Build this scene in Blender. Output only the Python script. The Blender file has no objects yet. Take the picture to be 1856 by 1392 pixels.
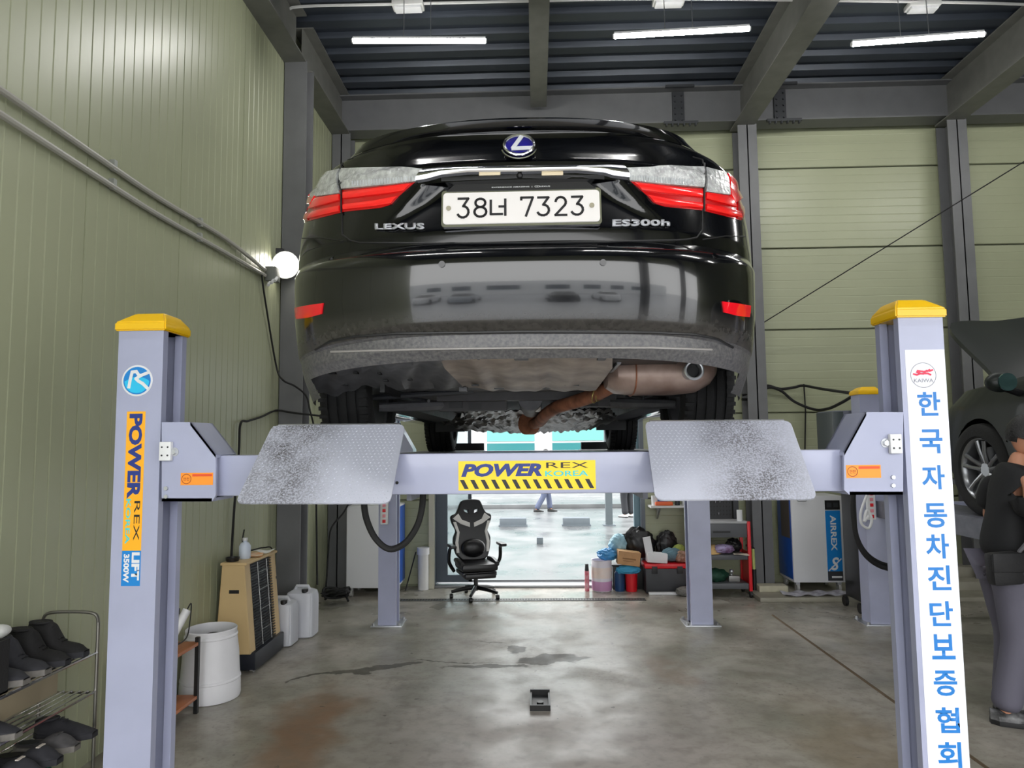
import bpy, bmesh, math, random
from mathutils import Vector, Matrix
PI = math.pi
SC = bpy.context.scene
COL = SC.collection
V = Vector
# ---------------------------------------------------------------- camera, world, exposure
FPX, CAMH, YAW, PIT, ROL = 1280.0, 1.68, .033, math.radians(4.8), .010
fwd = V((-math.sin(YAW)*math.cos(PIT), math.cos(YAW)*math.cos(PIT), math.sin(PIT)))
r0 = V((math.cos(YAW), math.sin(YAW), 0)); u0 = r0.cross(fwd)
RT = r0*math.cos(ROL)-u0*math.sin(ROL); UP = u0*math.cos(ROL)+r0*math.sin(ROL)
EYE = V((0, 0, CAMH))
cam_data = bpy.data.cameras.new('camera'); cam = bpy.data.objects.new('camera', cam_data); COL.objects.link(cam)
cam_data.sensor_width = 36; cam_data.lens = 36*FPX/1856; cam_data.clip_start = .05; cam_data.clip_end = 300
M4 = Matrix((( RT.x, UP.x, -fwd.x, EYE.x), (RT.y, UP.y, -fwd.y, EYE.y), (RT.z, UP.z, -fwd.z, EYE.z), (0, 0, 0, 1)))
cam.matrix_world = M4
SC.camera = cam
SC.view_settings.view_transform = 'Standard'; SC.view_settings.look = 'None'
SC.view_settings.gamma = 1; SC.view_settings.use_curve_mapping = False
SC.view_settings.exposure = EXPOSURE = 1.30
world = bpy.data.worlds.new('overcast'); SC.world = world; world.use_nodes = True
WN = world.node_tree; WB = WN.nodes['Background']
WB.inputs[0].default_value = (.95, .955, .95, 1); WB.inputs[1].default_value = 2.2
TUBE_STRENGTH = 56.0

def ray(px, py): return RT*((px-928)/FPX)+UP*((696-py)/FPX)+fwd
def P(px, py, Y): d = ray(px, py); return EYE+d*(Y/d.y)          # world point seen at a pixel, at depth Y
def PZ(px, py, z): d = ray(px, py); return EYE+d*((z-CAMH)/d.z)   # ... at height z
def PX(px, py, x): d = ray(px, py); return EYE+d*(x/d.x)          # ... on the plane X = x

# ---------------------------------------------------------------- materials
def lin(c): c = c/255; return c/12.92 if c <= .04045 else ((c+.055)/1.055)**2.4
def rgb(r, g, b): return (lin(r), lin(g), lin(b), 1)
MATS = {}
def mat(name, c, rough=.5, metal=0, spec=.5, coat=0, bump=0, bscale=40, var=0, vscale=4, rvar=0, emit=0, trans=0, alpha=1, c2=None, stretch=None, noise_detail=4):
    if name in MATS: return MATS[name]
    m = bpy.data.materials.new(name); m.use_nodes = True; n = m.node_tree.nodes; l = m.node_tree.links
    b = n['Principled BSDF']; c = rgb(*c)
    b.inputs['Base Color'].default_value = c; b.inputs['Roughness'].default_value = rough
    b.inputs['Metallic'].default_value = metal; b.inputs['Specular IOR Level'].default_value = spec
    b.inputs['Coat Weight'].default_value = coat; b.inputs['Coat Roughness'].default_value = .04
    b.inputs['Transmission Weight'].default_value = trans; b.inputs['Alpha'].default_value = alpha
    if emit: b.inputs['Emission Color'].default_value = c; b.inputs['Emission Strength'].default_value = emit
    tc = n.new('ShaderNodeTexCoord'); mp = n.new('ShaderNodeMapping'); l.new(tc.outputs['Object'], mp.inputs[0])
    if stretch: mp.inputs['Scale'].default_value = stretch
    if var or rvar:
        t = n.new('ShaderNodeTexNoise'); t.inputs['Scale'].default_value = vscale; t.inputs['Detail'].default_value = noise_detail
        l.new(mp.outputs[0], t.inputs['Vector'])
        if var:
            r = n.new('ShaderNodeValToRGB'); r.color_ramp.elements[0].position = .32; r.color_ramp.elements[1].position = .68
            cc = rgb(*c2) if c2 else tuple(x*(1-var) for x in c[:3])+(1,)
            r.color_ramp.elements[0].color = cc; r.color_ramp.elements[1].color = tuple(min(1, x*(1+(0 if c2 else var*.6))) for x in c[:3])+(1,)
            l.new(t.outputs[0], r.inputs[0]); l.new(r.outputs[0], b.inputs['Base Color'])
        if rvar:
            mr = n.new('ShaderNodeMapRange'); mr.inputs['From Min'].default_value = .35; mr.inputs['From Max'].default_value = .65
            mr.inputs['To Min'].default_value = max(0, rough-rvar); mr.inputs['To Max'].default_value = min(1, rough+rvar)
            l.new(t.outputs[0], mr.inputs[0]); l.new(mr.outputs[0], b.inputs['Roughness'])
    if bump:
        t = n.new('ShaderNodeTexNoise'); t.inputs['Scale'].default_value = bscale; t.inputs['Detail'].default_value = 5
        bp = n.new('ShaderNodeBump'); bp.inputs['Strength'].default_value = bump; bp.inputs['Distance'].default_value = .01
        l.new(mp.outputs[0], t.inputs['Vector']); l.new(t.outputs[0], bp.inputs['Height']); l.new(bp.outputs[0], b.inputs['Normal'])
    MATS[name] = m; return m
def nd(m): return m.node_tree.nodes, m.node_tree.links, m.node_tree.nodes['Principled BSDF']

WALL = mat('wall_panel_green', (162, 166, 138), .36, coat=0, var=.05, vscale=1.3, bump=.04, bscale=6)
LIFT = mat('lift_paint', (164, 168, 194), .32, coat=.3, var=.05, vscale=6)
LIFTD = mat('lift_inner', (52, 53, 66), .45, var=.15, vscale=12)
YEL = mat('yellow_cap', (240, 190, 10), .38, coat=.2)
STEEL = mat('column_steel', (104, 105, 107), .5, var=.08, vscale=5)
BEAMM = mat('beam_steel', (112, 112, 108), .5, var=.12, vscale=7)
DECK = mat('deck_metal', (58, 64, 74), .42, metal=.25, var=.12, vscale=3)
BLACK = mat('black_plastic', (22, 22, 24), .45)
BLACKR = mat('black_rubber', (20, 20, 21), .75, bump=.2, bscale=90)
DARKG = mat('dark_grey', (52, 54, 58), .5, var=.1, vscale=10)
WHITE = mat('white_plastic', (225, 226, 228), .4, var=.04, vscale=8)
WHITEM = mat('white_paint', (214, 214, 212), .4, var=.05, vscale=6)
CHROME = mat('chrome', (225, 225, 230), .12, metal=1)
ZINC = mat('zinc', (190, 192, 196), .35, metal=.8)
PAINT = mat('car_paint', (7, 8, 11), .12, spec=.3, coat=.5)
PAINTG = mat('dark_green_car_paint', (24, 30, 28), .45, spec=.3, coat=.12)
def paint_dirt():                                   # road dust low on the bumper: rougher and greyer
    m = mat('dusty_car_paint', (7, 8, 11), .10, spec=.4, coat=.7)
    n, l, b = nd(m); tc = n.new('ShaderNodeTexCoord'); s = n.new('ShaderNodeSeparateXYZ'); l.new(tc.outputs['Object'], s.inputs[0])
    t = n.new('ShaderNodeTexNoise'); t.inputs['Scale'].default_value = 55; t.inputs['Detail'].default_value = 6; l.new(tc.outputs['Object'], t.inputs['Vector'])
    mr = n.new('ShaderNodeMapRange'); mr.inputs['From Min'].default_value = .52; mr.inputs['From Max'].default_value = .40
    l.new(s.outputs[2], mr.inputs[0])
    mu = n.new('ShaderNodeMath'); mu.operation = 'MULTIPLY'; l.new(mr.outputs[0], mu.inputs[0]); l.new(t.outputs[0], mu.inputs[1])
    mx = n.new('ShaderNodeMix'); mx.data_type = 'RGBA'; mx.inputs[6].default_value = rgb(9, 10, 13); mx.inputs[7].default_value = rgb(96, 92, 88)
    l.new(mu.outputs[0], mx.inputs[0]); l.new(mx.outputs[2], b.inputs['Base Color'])
    m2 = n.new('ShaderNodeMath'); m2.operation = 'MULTIPLY_ADD'; m2.inputs[1].default_value = .5; m2.inputs[2].default_value = .13
    l.new(mu.outputs[0], m2.inputs[0]); l.new(m2.outputs[0], b.inputs['Roughness'])
    m3 = n.new('ShaderNodeMath'); m3.operation = 'MULTIPLY_ADD'; m3.inputs[1].default_value = -1.1; m3.inputs[2].default_value = .75; m3.use_clamp = True
    l.new(mu.outputs[0], m3.inputs[0]); l.new(m3.outputs[0], b.inputs['Coat Weight'])
    return m
PAINTD = paint_dirt()
VAL = mat('valance_plastic', (72, 72, 76), .36, var=.25, vscale=90, c2=(104, 102, 102), bump=.15, bscale=140)
TRAY = mat('under_tray', (92, 92, 96), .55, var=.3, vscale=14)
PAN = mat('dusty_underseal', (168, 154, 144), .5, metal=.1, var=.3, vscale=9, c2=(116, 106, 100))
RUST = mat('rusty_pipe', (172, 112, 84), .6, metal=.1, var=.4, vscale=16, c2=(110, 68, 50))
MUFF = mat('muffler_steel', (186, 164, 154), .4, metal=.2, var=.3, vscale=8, c2=(138, 112, 102))
GLASS = mat('car_glass', (12, 14, 16), .04, spec=.6)
RED = mat('lamp_red', (200, 8, 14), .15, coat=1.0)
REDB = mat('lamp_bright_red', (255, 30, 30), .2, coat=1.0)
REDD = mat('lamp_dark_red', (190, 8, 14), .25, coat=.6)
CLEAR = mat('lamp_clear', (206, 208, 208), .14, metal=.35, bump=.6, bscale=60, var=.3, vscale=40)
FLUTE = mat('lamp_flute', (220, 224, 228), .15, metal=.4)
PLATE = mat('plate_white', (232, 228, 226), .35)
INK = mat('ink_black', (20, 20, 24), .5)
NAVY = mat('ink_navy', (30, 52, 130), .5)
BLUE = mat('sign_blue', (22, 128, 205), .4)
CYAN = mat('ink_cyan', (70, 200, 205), .5)
ORANGE = mat('sticker_yellow_orange', (250, 176, 30), .4)
YSTK = mat('sticker_yellow', (255, 214, 20), .4)
OLAB = mat('label_orange', (248, 150, 40), .4)
REDP = mat('red_plastic', (214, 26, 38), .35)
BRASS = mat('dull_brass', (170, 150, 90), .4, metal=.6)
SKIN = mat('skin', (196, 140, 112), .5, spec=.4)
HAIR = mat('hair_black', (16, 15, 16), .45, bump=.6, bscale=120)

# ---------------------------------------------------------------- mesh building
class MB:
    def __init__(s): s.bm = bmesh.new()
    def _t(s, vs, loc, rot=None):
        if rot is not None: bmesh.ops.transform(s.bm, matrix=rot.to_4x4() if len(rot) == 3 else rot, verts=vs)
        bmesh.ops.translate(s.bm, vec=V(loc), verts=vs)
    def box(s, c, size, rz=0, rx=0, ry=0, bev=0):
        r = bmesh.ops.create_cube(s.bm, size=1); vs = r['verts']
        bmesh.ops.scale(s.bm, vec=V(size), verts=vs)
        if bev:
            es = list({e for v in vs for e in v.link_edges})
            g = bmesh.ops.bevel(s.bm, geom=es, offset=bev, segments=2, affect='EDGES', profile=.6)
            vs = list({v for v in vs if v.is_valid} | {v for f in g['faces'] for v in f.verts})
        rot = Matrix.Rotation(rz, 3, 'Z') @ Matrix.Rotation(ry, 3, 'Y') @ Matrix.Rotation(rx, 3, 'X')
        s._t(vs, c, rot); return s
    def bx(s, x0, x1, y0, y1, z0, z1, bev=0):
        return s.box(((x0+x1)/2, (y0+y1)/2, (z0+z1)/2), (x1-x0, y1-y0, z1-z0), bev=bev)
    def cyl(s, a, b, ra, rb=None, n=16, cap=True):
        a, b = V(a), V(b); rb = ra if rb is None else rb; d = b-a
        r = bmesh.ops.create_cone(s.bm, cap_ends=cap, segments=n, radius1=ra, radius2=rb, depth=d.length)
        q = V((0, 0, 1)).rotation_difference(d.normalized()).to_matrix()
        s._t(r['verts'], (a+b)/2, q); return s
    def sph(s, c, r, seg=16, rings=10, sc=(1, 1, 1), rot=None):
        g = bmesh.ops.create_uvsphere(s.bm, u_segments=seg, v_segments=rings, radius=r)
        bmesh.ops.scale(s.bm, vec=V(sc), verts=g['verts']); s._t(g['verts'], c, rot); return s
    def tube(s, pts, r, n=8, closed=False):
        pts = [V(p) for p in pts]; N = len(pts); rings = []; prev = None
        for i, p in enumerate(pts):
            if closed: d = pts[(i+1) % N]-pts[i-1]
            else: d = pts[min(i+1, N-1)]-pts[max(i-1, 0)]
            d.normalize()
            if prev is None: a = d.orthogonal().normalized()
            else: a = (prev-d*prev.dot(d)).normalized() if (prev-d*prev.dot(d)).length > 1e-6 else d.orthogonal().normalized()
            prev = a; b = d.cross(a); rr = r[i] if isinstance(r, (list, tuple)) else r
            rings.append([s.bm.verts.new(p+(a*math.cos(2*PI*k/n)+b*math.sin(2*PI*k/n))*rr) for k in range(n)])
        for i in range(N if closed else N-1):
            A, B = rings[i], rings[(i+1) % N]
            for k in range(n): s.bm.faces.new((A[k], A[(k+1) % n], B[(k+1) % n], B[k]))
        if not closed:
            s.bm.faces.new(rings[0][::-1]); s.bm.faces.new(rings[-1])
        return s
    def lathe(s, prof, c=(0, 0, 0), n=32, axis='Z', closed=False):
        rings = []
        for (r, h) in prof:
            row = []
            for k in range(n):
                a = 2*PI*k/n
                p = (r*math.cos(a), r*math.sin(a), h)
                if axis == 'X': p = (h, p[0], p[1])
                if axis == 'Y': p = (p[0], h, p[1])
                row.append(s.bm.verts.new(V(p)+V(c)))
            rings.append(row)
        for i in range(len(rings)-(0 if closed else 1)):
            A, B = rings[i], rings[(i+1) % len(rings)]
            for k in range(n):
                s.bm.faces.new((A[k], A[(k+1) % n], B[(k+1) % n], B[k]))
        return s
    def prism(s, pts, d):                       # polygon of 3-D points pushed along vector d
        a = [s.bm.verts.new(V(p)) for p in pts]; b = [s.bm.verts.new(V(p)+V(d)) for p in pts]; n = len(a)
        s.bm.faces.new(a[::-1]); s.bm.faces.new(b)
        for k in range(n): s.bm.faces.new((a[k], a[(k+1) % n], b[(k+1) % n], b[k]))
        return s
    def grid(s, rows, thick=None, closed=False):
        R = [[s.bm.verts.new(V(p)) for p in r] for r in rows]; fs = []
        for i in range(len(R)-1):
            m = len(R[i])
            for j in range(m if closed else m-1):
                fs.append(s.bm.faces.new((R[i][j], R[i][(j+1) % m], R[i+1][(j+1) % m], R[i+1][j])))
        if thick is not None:
            t = V(thick); Q = [[s.bm.verts.new(V(p)+t) for p in r] for r in rows]
            for i in range(len(Q)-1):
                for j in range(len(Q[i])-1): s.bm.faces.new((Q[i][j], Q[i+1][j], Q[i+1][j+1], Q[i][j+1]))
            def wall(A, B):
                for k in range(len(A)-1): s.bm.faces.new((A[k], B[k], B[k+1], A[k+1]))
            wall(R[0], Q[0]); wall(Q[-1], R[-1])
            wall([r[0] for r in Q], [r[0] for r in R]); wall([r[-1] for r in R], [r[-1] for r in Q])
        return s
    def mesh(s, name, smooth=True, off=(0, 0, 0), ang=.6, recalc=True):
        if recalc: bmesh.ops.recalc_face_normals(s.bm, faces=s.bm.faces)
        if off != (0, 0, 0): bmesh.ops.translate(s.bm, vec=-V(off), verts=s.bm.verts)
        me = bpy.data.meshes.new(name)
        if smooth:
            for f in s.bm.faces: f.smooth = True
            for e in s.bm.edges:
                if len(e.link_faces) == 2 and e.calc_face_angle(0) > ang: e.smooth = False
        s.bm.to_mesh(me); s.bm.free(); return me

def obj(name, me, m, parent=None):
    if isinstance(me, MB): me = me.mesh(name, off=tuple(origin_of(parent)))
    o = bpy.data.objects.new(name, me)
    if m is not None and not me.materials: me.materials.append(m)
    COL.objects.link(o)
    if parent is not None: o.parent = parent
    return o
ORI = {}
def origin_of(p):
    return ORI.get(p.name, (0, 0, 0)) if p is not None else (0, 0, 0)
class Thing:
    """An Empty at the thing's base. Parts are written in world coordinates (world=True) or in the thing's own."""
    def __init__(s, name, label, cat, loc=(0, 0, 0), rz=0, group=None, world=False):
        o = bpy.data.objects.new(name, None); COL.objects.link(o); o.empty_display_size = .1
        o.location = loc; o.rotation_euler = (0, 0, 0 if world else rz); o['label'] = label; o['category'] = cat
        if group: o['group'] = group
        s.o = o; s.w = V(loc) if world else V((0, 0, 0)); ORI[o.name] = tuple(s.w)
    def part(s, name, mb, m, parent=None, label=None):
        me = mb.mesh(name, off=tuple(s.w)) if isinstance(mb, MB) else mb
        p = bpy.data.objects.new(name, me)
        if m is not None and not me.materials: me.materials.append(m)
        COL.objects.link(p); p.parent = parent or s.o
        if label: p['label'] = label
        return p
    def text(s, body, c, xd, yd, w, h, m, parent=None, name='lettering', bold=0, shear=0, depth=.0006, dup=None):
        me = text_mesh(body, c, xd, yd, w, h, bold, shear, depth, s.w)
        return s.part(name, me, m, parent)
def text_mesh(body, c, xd, yd, w, h, bold=0, shear=0, depth=.0006, off=(0, 0, 0)):
    cu = bpy.data.curves.new('t', 'FONT'); cu.body = body; cu.shear = shear; cu.offset = bold; cu.resolution_u = 3
    cu.size = 1; cu.fill_mode = 'BOTH' if hasattr(cu, 'fill_mode') else cu.fill_mode
    to = bpy.data.objects.new('t', cu); COL.objects.link(to)
    bpy.context.view_layer.update()
    me = bpy.data.meshes.new_from_object(to.evaluated_get(bpy.context.evaluated_depsgraph_get()))
    bpy.data.objects.remove(to)
    xs = [v.co.x for v in me.vertices]; ys = [v.co.y for v in me.vertices]
    if not xs: return me
    x0, x1, y0, y1 = min(xs), max(xs), min(ys), max(ys)
    kx = w/(x1-x0) if w else h/(y1-y0); ky = h/(y1-y0) if h else kx
    xd, yd = V(xd).normalized(), V(yd).normalized(); nn = xd.cross(yd); c = V(c)-V(off)
    for v in me.vertices:
        v.co = c+xd*((v.co.x-(x0+x1)/2)*kx)+yd*((v.co.y-(y0+y1)/2)*ky)+nn*depth
    me.materials.clear()
    return me
def single(name, mb, m, label, cat, group=None, base=None, kind=None):
    """a thing that is one mesh; its origin goes to its base"""
    bm = mb.bm; bm.verts.ensure_lookup_table()
    xs = [v.co for v in bm.verts]
    mn = V((min(v.x for v in xs), min(v.y for v in xs), min(v.z for v in xs))); mx = V((max(v.x for v in xs), max(v.y for v in xs), max(v.z for v in xs)))
    c = V(((mn.x+mx.x)/2, (mn.y+mx.y)/2, mn.z)) if base is None else V(base)
    o = bpy.data.objects.new(name, mb.mesh(name, off=tuple(c))); o.location = c; o.data.materials.append(m); COL.objects.link(o)
    if label: o['label'] = label
    if cat: o['category'] = cat
    if group: o['group'] = group
    if kind: o['kind'] = kind
    return o
def struct(name, mb, m, parent=None, label=None):
    if parent is None:
        o = obj(name, mb.mesh(name), m); o['kind'] = 'structure'
    else: o = obj(name, mb.mesh(name), m, parent)
    if label: o['label'] = label
    return o
def copy_tree(o, loc, rz=None, label=None, scale=None):
    c = o.copy(); COL.objects.link(c); c.location = loc
    if rz is not None: c.rotation_euler = (0, 0, rz)
    if scale: c.scale = scale
    if label: c['label'] = label
    for ch in list(o.children):
        d = ch.copy(); COL.objects.link(d); d.parent = c
        for g in list(ch.children):
            e = g.copy(); COL.objects.link(e); e.parent = d
    return c
def arc(c, r, a0, a1, n, plane='XZ'):
    out = []
    for k in range(n+1):
        a = a0+(a1-a0)*k/n; x, y = r*math.cos(a), r*math.sin(a)
        out.append(V(c)+(V((x, 0, y)) if plane == 'XZ' else V((x, y, 0)) if plane == 'XY' else V((0, x, y))))
    return out
def cr(pts, n=6):                                       # Catmull-Rom through points
    pts = [V(p) for p in pts]; out = []
    for i in range(len(pts)-1):
        a, b, c, d = pts[max(i-1, 0)], pts[i], pts[i+1], pts[min(i+2, len(pts)-1)]
        for k in range(n):
            t = k/n; out.append(.5*((2*b)+(c-a)*t+(2*a-5*b+4*c-d)*t*t+(3*b-a-3*c+d)*t**3))
    return out+[pts[-1]]

# ---------------------------------------------------------------- the room
XL, YB, XR, YN, ZC = -2.42, 8.45, 7.4, -1.3, 5.45
def floor_mat():
    m = mat('wet_concrete', (138, 136, 128), .3); n, l, b = nd(m)
    tc = n.new('ShaderNodeTexCoord'); geo = tc.outputs['Object']
    def noise(s, d=5, w=0, vec=None):
        t = n.new('ShaderNodeTexNoise'); t.inputs['Scale'].default_value = s; t.inputs['Detail'].default_value = d
        t.inputs['Distortion'].default_value = w; l.new(vec or geo, t.inputs['Vector']); return t.outputs[0]
    def math_(op, a, c=None, clamp=False, c3=None):
        t = n.new('ShaderNodeMath'); t.operation = op; t.use_clamp = clamp
        for i, q in enumerate((a, c, c3)):
            if q is None: continue
            if isinstance(q, (int, float)): t.inputs[i].default_value = q
            else: l.new(q, t.inputs[i])
        return t.outputs[0]
    def rng(v, a, c, d=0, e=1, smooth=True):
        t = n.new('ShaderNodeMapRange'); t.interpolation_type = 'SMOOTHSTEP' if smooth else 'LINEAR'
        t.inputs['From Min'].default_value = a; t.inputs['From Max'].default_value = c
        t.inputs['To Min'].default_value = d; t.inputs['To Max'].default_value = e; l.new(v, t.inputs[0]); return t.outputs[0]
    def mix(f, a, c):
        t = n.new('ShaderNodeMix'); t.data_type = 'RGBA'
        if isinstance(f, float): t.inputs[0].default_value = f
        else: l.new(f, t.inputs[0])
        for i, q in ((6, a), (7, c)):
            if isinstance(q, tuple): t.inputs[i].default_value = q
            else: l.new(q, t.inputs[i])
        return t.outputs[2]
    wob = n.new('ShaderNodeTexNoise'); wob.inputs['Scale'].default_value = 2.6; wob.inputs['Detail'].default_value = 5; l.new(geo, wob.inputs['Vector'])
    sub = n.new('ShaderNodeVectorMath'); sub.operation = 'MULTIPLY_ADD'; sub.inputs[1].default_value = (.7, .7, 0); sub.inputs[2].default_value = (-.35, -.35, 0)
    l.new(wob.outputs['Color'], sub.inputs[0])
    add = n.new('ShaderNodeVectorMath'); add.operation = 'ADD'; l.new(geo, add.inputs[0]); l.new(sub.outputs[0], add.inputs[1])
    def blob(cx, cy, rx, ry, e0=.75, e1=1.05, rot=0):
        mp = n.new('ShaderNodeMapping'); mp.vector_type = 'TEXTURE'
        mp.inputs['Location'].default_value = (cx, cy, 0); mp.inputs['Rotation'].default_value = (0, 0, rot); mp.inputs['Scale'].default_value = (rx, ry, 1)
        l.new(add.outputs[0], mp.inputs[0])
        s = n.new('ShaderNodeSeparateXYZ'); l.new(mp.outputs[0], s.inputs[0])
        d = math_('SQRT', math_('ADD', math_('MULTIPLY', s.outputs[0], s.outputs[0]), math_('MULTIPLY', s.outputs[1], s.outputs[1])))
        return rng(d, e1, e0)
    base = mix(rng(noise(1.1, 6), .35, .65), rgb(142, 140, 128), rgb(168, 162, 153))
    base = mix(rng(noise(4, 8, .3), .35, .80, 0, .6), base, rgb(118, 114, 104))
    base = mix(math_('MULTIPLY', rng(noise(38, 6), .5, .75), .35), base, rgb(86, 84, 78))
    pink = blob(.0, 4.1, 1.2, .9, .3, 1.3); base = mix(math_('MULTIPLY', pink, .6), base, rgb(188, 176, 172))
    for (cx, cy, rx, ry, k, colr) in ((-1.38, 4.3, .28, .85, .85, rgb(132, 100, 74)), (-1.2, 3.5, .3, .5, .6, rgb(138, 112, 88)), (.98, 5.4, .16, .4, .5, rgb(122, 96, 70)),
                                (1.75, 3.9, .35, 1.1, .5, rgb(128, 108, 78)), (-.55, 7.05, .5, .2, .5, rgb(104, 86, 72)), (1.5, 7.4, .9, .25, .6, rgb(84, 76, 66)), (3.1, 5.9, .6, .35, .4, rgb(92, 86, 76)),
                                (.3, 4.2, .3, .12, .4, rgb(120, 108, 104))):
        base = mix(math_('MULTIPLY', blob(cx, cy, rx, ry, .3, 1.25), k), base, colr)
    wet = None
    for (cx, cy, rx, ry, rot) in ((.08, 5.62, .34, .12, .15), (-.42, 5.46, .32, .06, 0), (-1.25, 5.42, .34, .09, .45), (-1.6, 5.2, .3, .04, .4), (-.14, 5.98, .17, .12, 0), (-.40, 6.16, .22, .02, 0), (-.75, 5.62, .45, .018, -.1)):
        w = blob(cx, cy, rx, ry, .8, 1.0, rot); wet = w if wet is None else math_('MAXIMUM', wet, w)
    base = mix(math_('MULTIPLY', wet, .9), base, rgb(70, 67, 58))
    spots = rng(noise(14, 3), .70, .74); base = mix(math_('MULTIPLY', spots, .7), base, rgb(62, 60, 54))
    base = mix(math_('MULTIPLY', rng(noise(11, 7, .2), .42, .70), .38), base, rgb(112, 104, 92))
    base = mix(math_('MULTIPLY', rng(noise(2.3, 9, .1), .52, .64), .25), base, rgb(196, 190, 182))
    l.new(base, b.inputs['Base Color'])
    far = n.new('ShaderNodeSeparateXYZ'); l.new(geo, far.inputs[0])
    rr = math_('ADD', rng(noise(2.2, 6, .4), .35, .7, .30, .55), math_('MULTIPLY', rng(far.outputs[1], 6.0, 8.2), -.10))
    rr = math_('ADD', rr, math_('MULTIPLY', wet, .12)); l.new(math_('MAXIMUM', rr, .06), b.inputs['Roughness'])
    b.inputs['Specular IOR Level'].default_value = .38
    bp = n.new('ShaderNodeBump'); bp.inputs['Strength'].default_value = .22; bp.inputs['Distance'].default_value = .02
    hh = math_('ADD', math_('MULTIPLY', noise(1.6, 3), .45), math_('SUBTRACT', math_('MULTIPLY', noise(22, 5), .22), math_('MULTIPLY', wet, .3))); l.new(hh, bp.inputs['Height']); l.new(bp.outputs[0], b.inputs['Normal'])
    return m
FLOOR = floor_mat()
fl = struct('floor', MB().bx(XL-.1, XR, YN, YB+.2, -.12, 0), FLOOR)
OUTG = mat('pale_wet_paving', (112, 114, 116), .36, var=.08, vscale=1.2, c2=(82, 84, 86), bump=.15, bscale=3, rvar=.12)
g = struct('trim_1', MB().bx(-30, 40, YB+.2, 60, -.17, -.05), OUTG)
g = struct('trim_2', MB().bx(-30, 40, -40, YN, -.17, -.01), mat('yard_concrete', (186, 188, 192), .3, var=.1, vscale=1))
# left wall: upright ribbed sandwich panels, grooves every 0.1 m
wl = struct('wall_left', MB().bx(XL-.14, XL-.03, YN, YB, 0, 6.2), WALL)
def ribbed(w, h, pitch=.1):
    mb = MB(); prof = []; n = int(round(w/pitch))
    for k in range(n):
        a = k*pitch; g1 = .006 if k else .006
        prof += [(a+(.004 if k == 0 else 0), -.012 if k == 0 else -.0035), (a+g1, 0), (a+pitch-.005, 0)]
    prof += [(w-.003, -.012)]
    rows = [[(d, y, 0) for y, d in prof], [(d, y, h) for y, d in prof]]
    mb.grid(rows); return mb
pm = ribbed(1.0, 6.2).mesh('panel', smooth=False)
pm.materials.append(WALL)
for k in range(10):
    o = bpy.data.objects.new('panel', pm); COL.objects.link(o); o.parent = wl; o.location = (XL, YN+k*1.0-.05, 0)
# far wall: lying panels one metre high, with the doorway through to the street
DX0, DX1, DZ = -1.20, 1.22, 2.75
wb = struct('wall_back', MB().bx(XL, DX0-.02, YB+.05, YB+.16, 0, 6.2).bx(DX1+.02, XR, YB+.05, YB+.16, 0, 6.2).bx(DX0-.02, DX1+.02, YB+.05, YB+.16, DZ+.04, 6.2), WALL)
def hpanel(w, h):
    mb = MB(); prof = [(0.004, .014), (.01, 0)]
    for k in range(1, 10): a = k*h/10; prof += [(a-.006, 0), (a, .0018), (a+.006, 0)]
    prof += [(h-.01, 0), (h-.004, .014)]
    mb.grid([[(0, d, z) for z, d in prof], [(w, d, z) for z, d in prof]]); return mb
spans = [(XL, DX0, 0), (DX1, 2.45, 0), (2.45, 4.9, 0), (4.9, XR, 0), (DX0, DX1, 3)]
for (a, b_, k0) in spans:
    for k in range(k0, 6):
        z0 = k*.99+.03
        o = obj('panel', hpanel(b_-a-.004, .985).mesh('panel', smooth=False), WALL, wb); o.location = (a+.002, YB, z0)
wr = struct('wall_right', MB().bx(XR, XR+.12, YN, YB+.2, 0, 6.2), WALL)
for k in range(9):
    o = bpy.data.objects.new('panel', pm); COL.objects.link(o); o.parent = wr; o.location = (XR, YN+k+1.0-.05, 0); o.rotation_euler = (0, 0, PI)
wf = struct('wall_front', MB().bx(XL-.14, XR+.12, YN-.12, YN, 3.55, 6.2), WALL)
# ceiling: folded steel deck, ribs running across, on I-beams
mb = MB(); prof = []; y = YN
while y < YB+.1:
    prof += [(y, 0), (y+.13, 0), (y+.15, -.055), (y+.28, -.055), (y+.30, 0)]; y += .30
mb.grid([[(XL-.1, a, 5.95+d) for a, d in prof], [(XR+.1, a, 5.95+d) for a, d in prof]])
struct('ceiling', mb, DECK)
struct('trim_3', MB().bx(XL-.2, XR+.2, YN-.1, YB+.3, 6.08, 6.2), DARKG)      # roof slab over the deck
trims = [4]
def trim(mb, m, label=None):
    o = struct('trim_%d' % trims[0], mb, m, label=label); trims[0] += 1; return o
def ibeam_y(xc, w, z0, h, y0, y1, flange=.016, web=.012):
    return MB().bx(xc-w/2, xc+w/2, y0, y1, z0, z0+flange).bx(xc-web/2, xc+web/2, y0, y1, z0+flange, z0+h-flange).bx(xc-w/2, xc+w/2, y0, y1, z0+h-flange, z0+h)
trim(ibeam_y(.08, .19, 5.66, .24, YN, 8.1), BEAMM, 'steel joist running over the middle of the car')
for xc in (2.5, 4.92): trim(ibeam_y(xc, .24, 5.39, .5, YN, 8.3), BEAMM)
trim(ibeam_y(-2.31, .22, 5.42, .48, YN, 6.55), BEAMM)
trim(ibeam_y(-2.31, .22, 5.42, .48, 6.75, 8.2), BEAMM)
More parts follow.
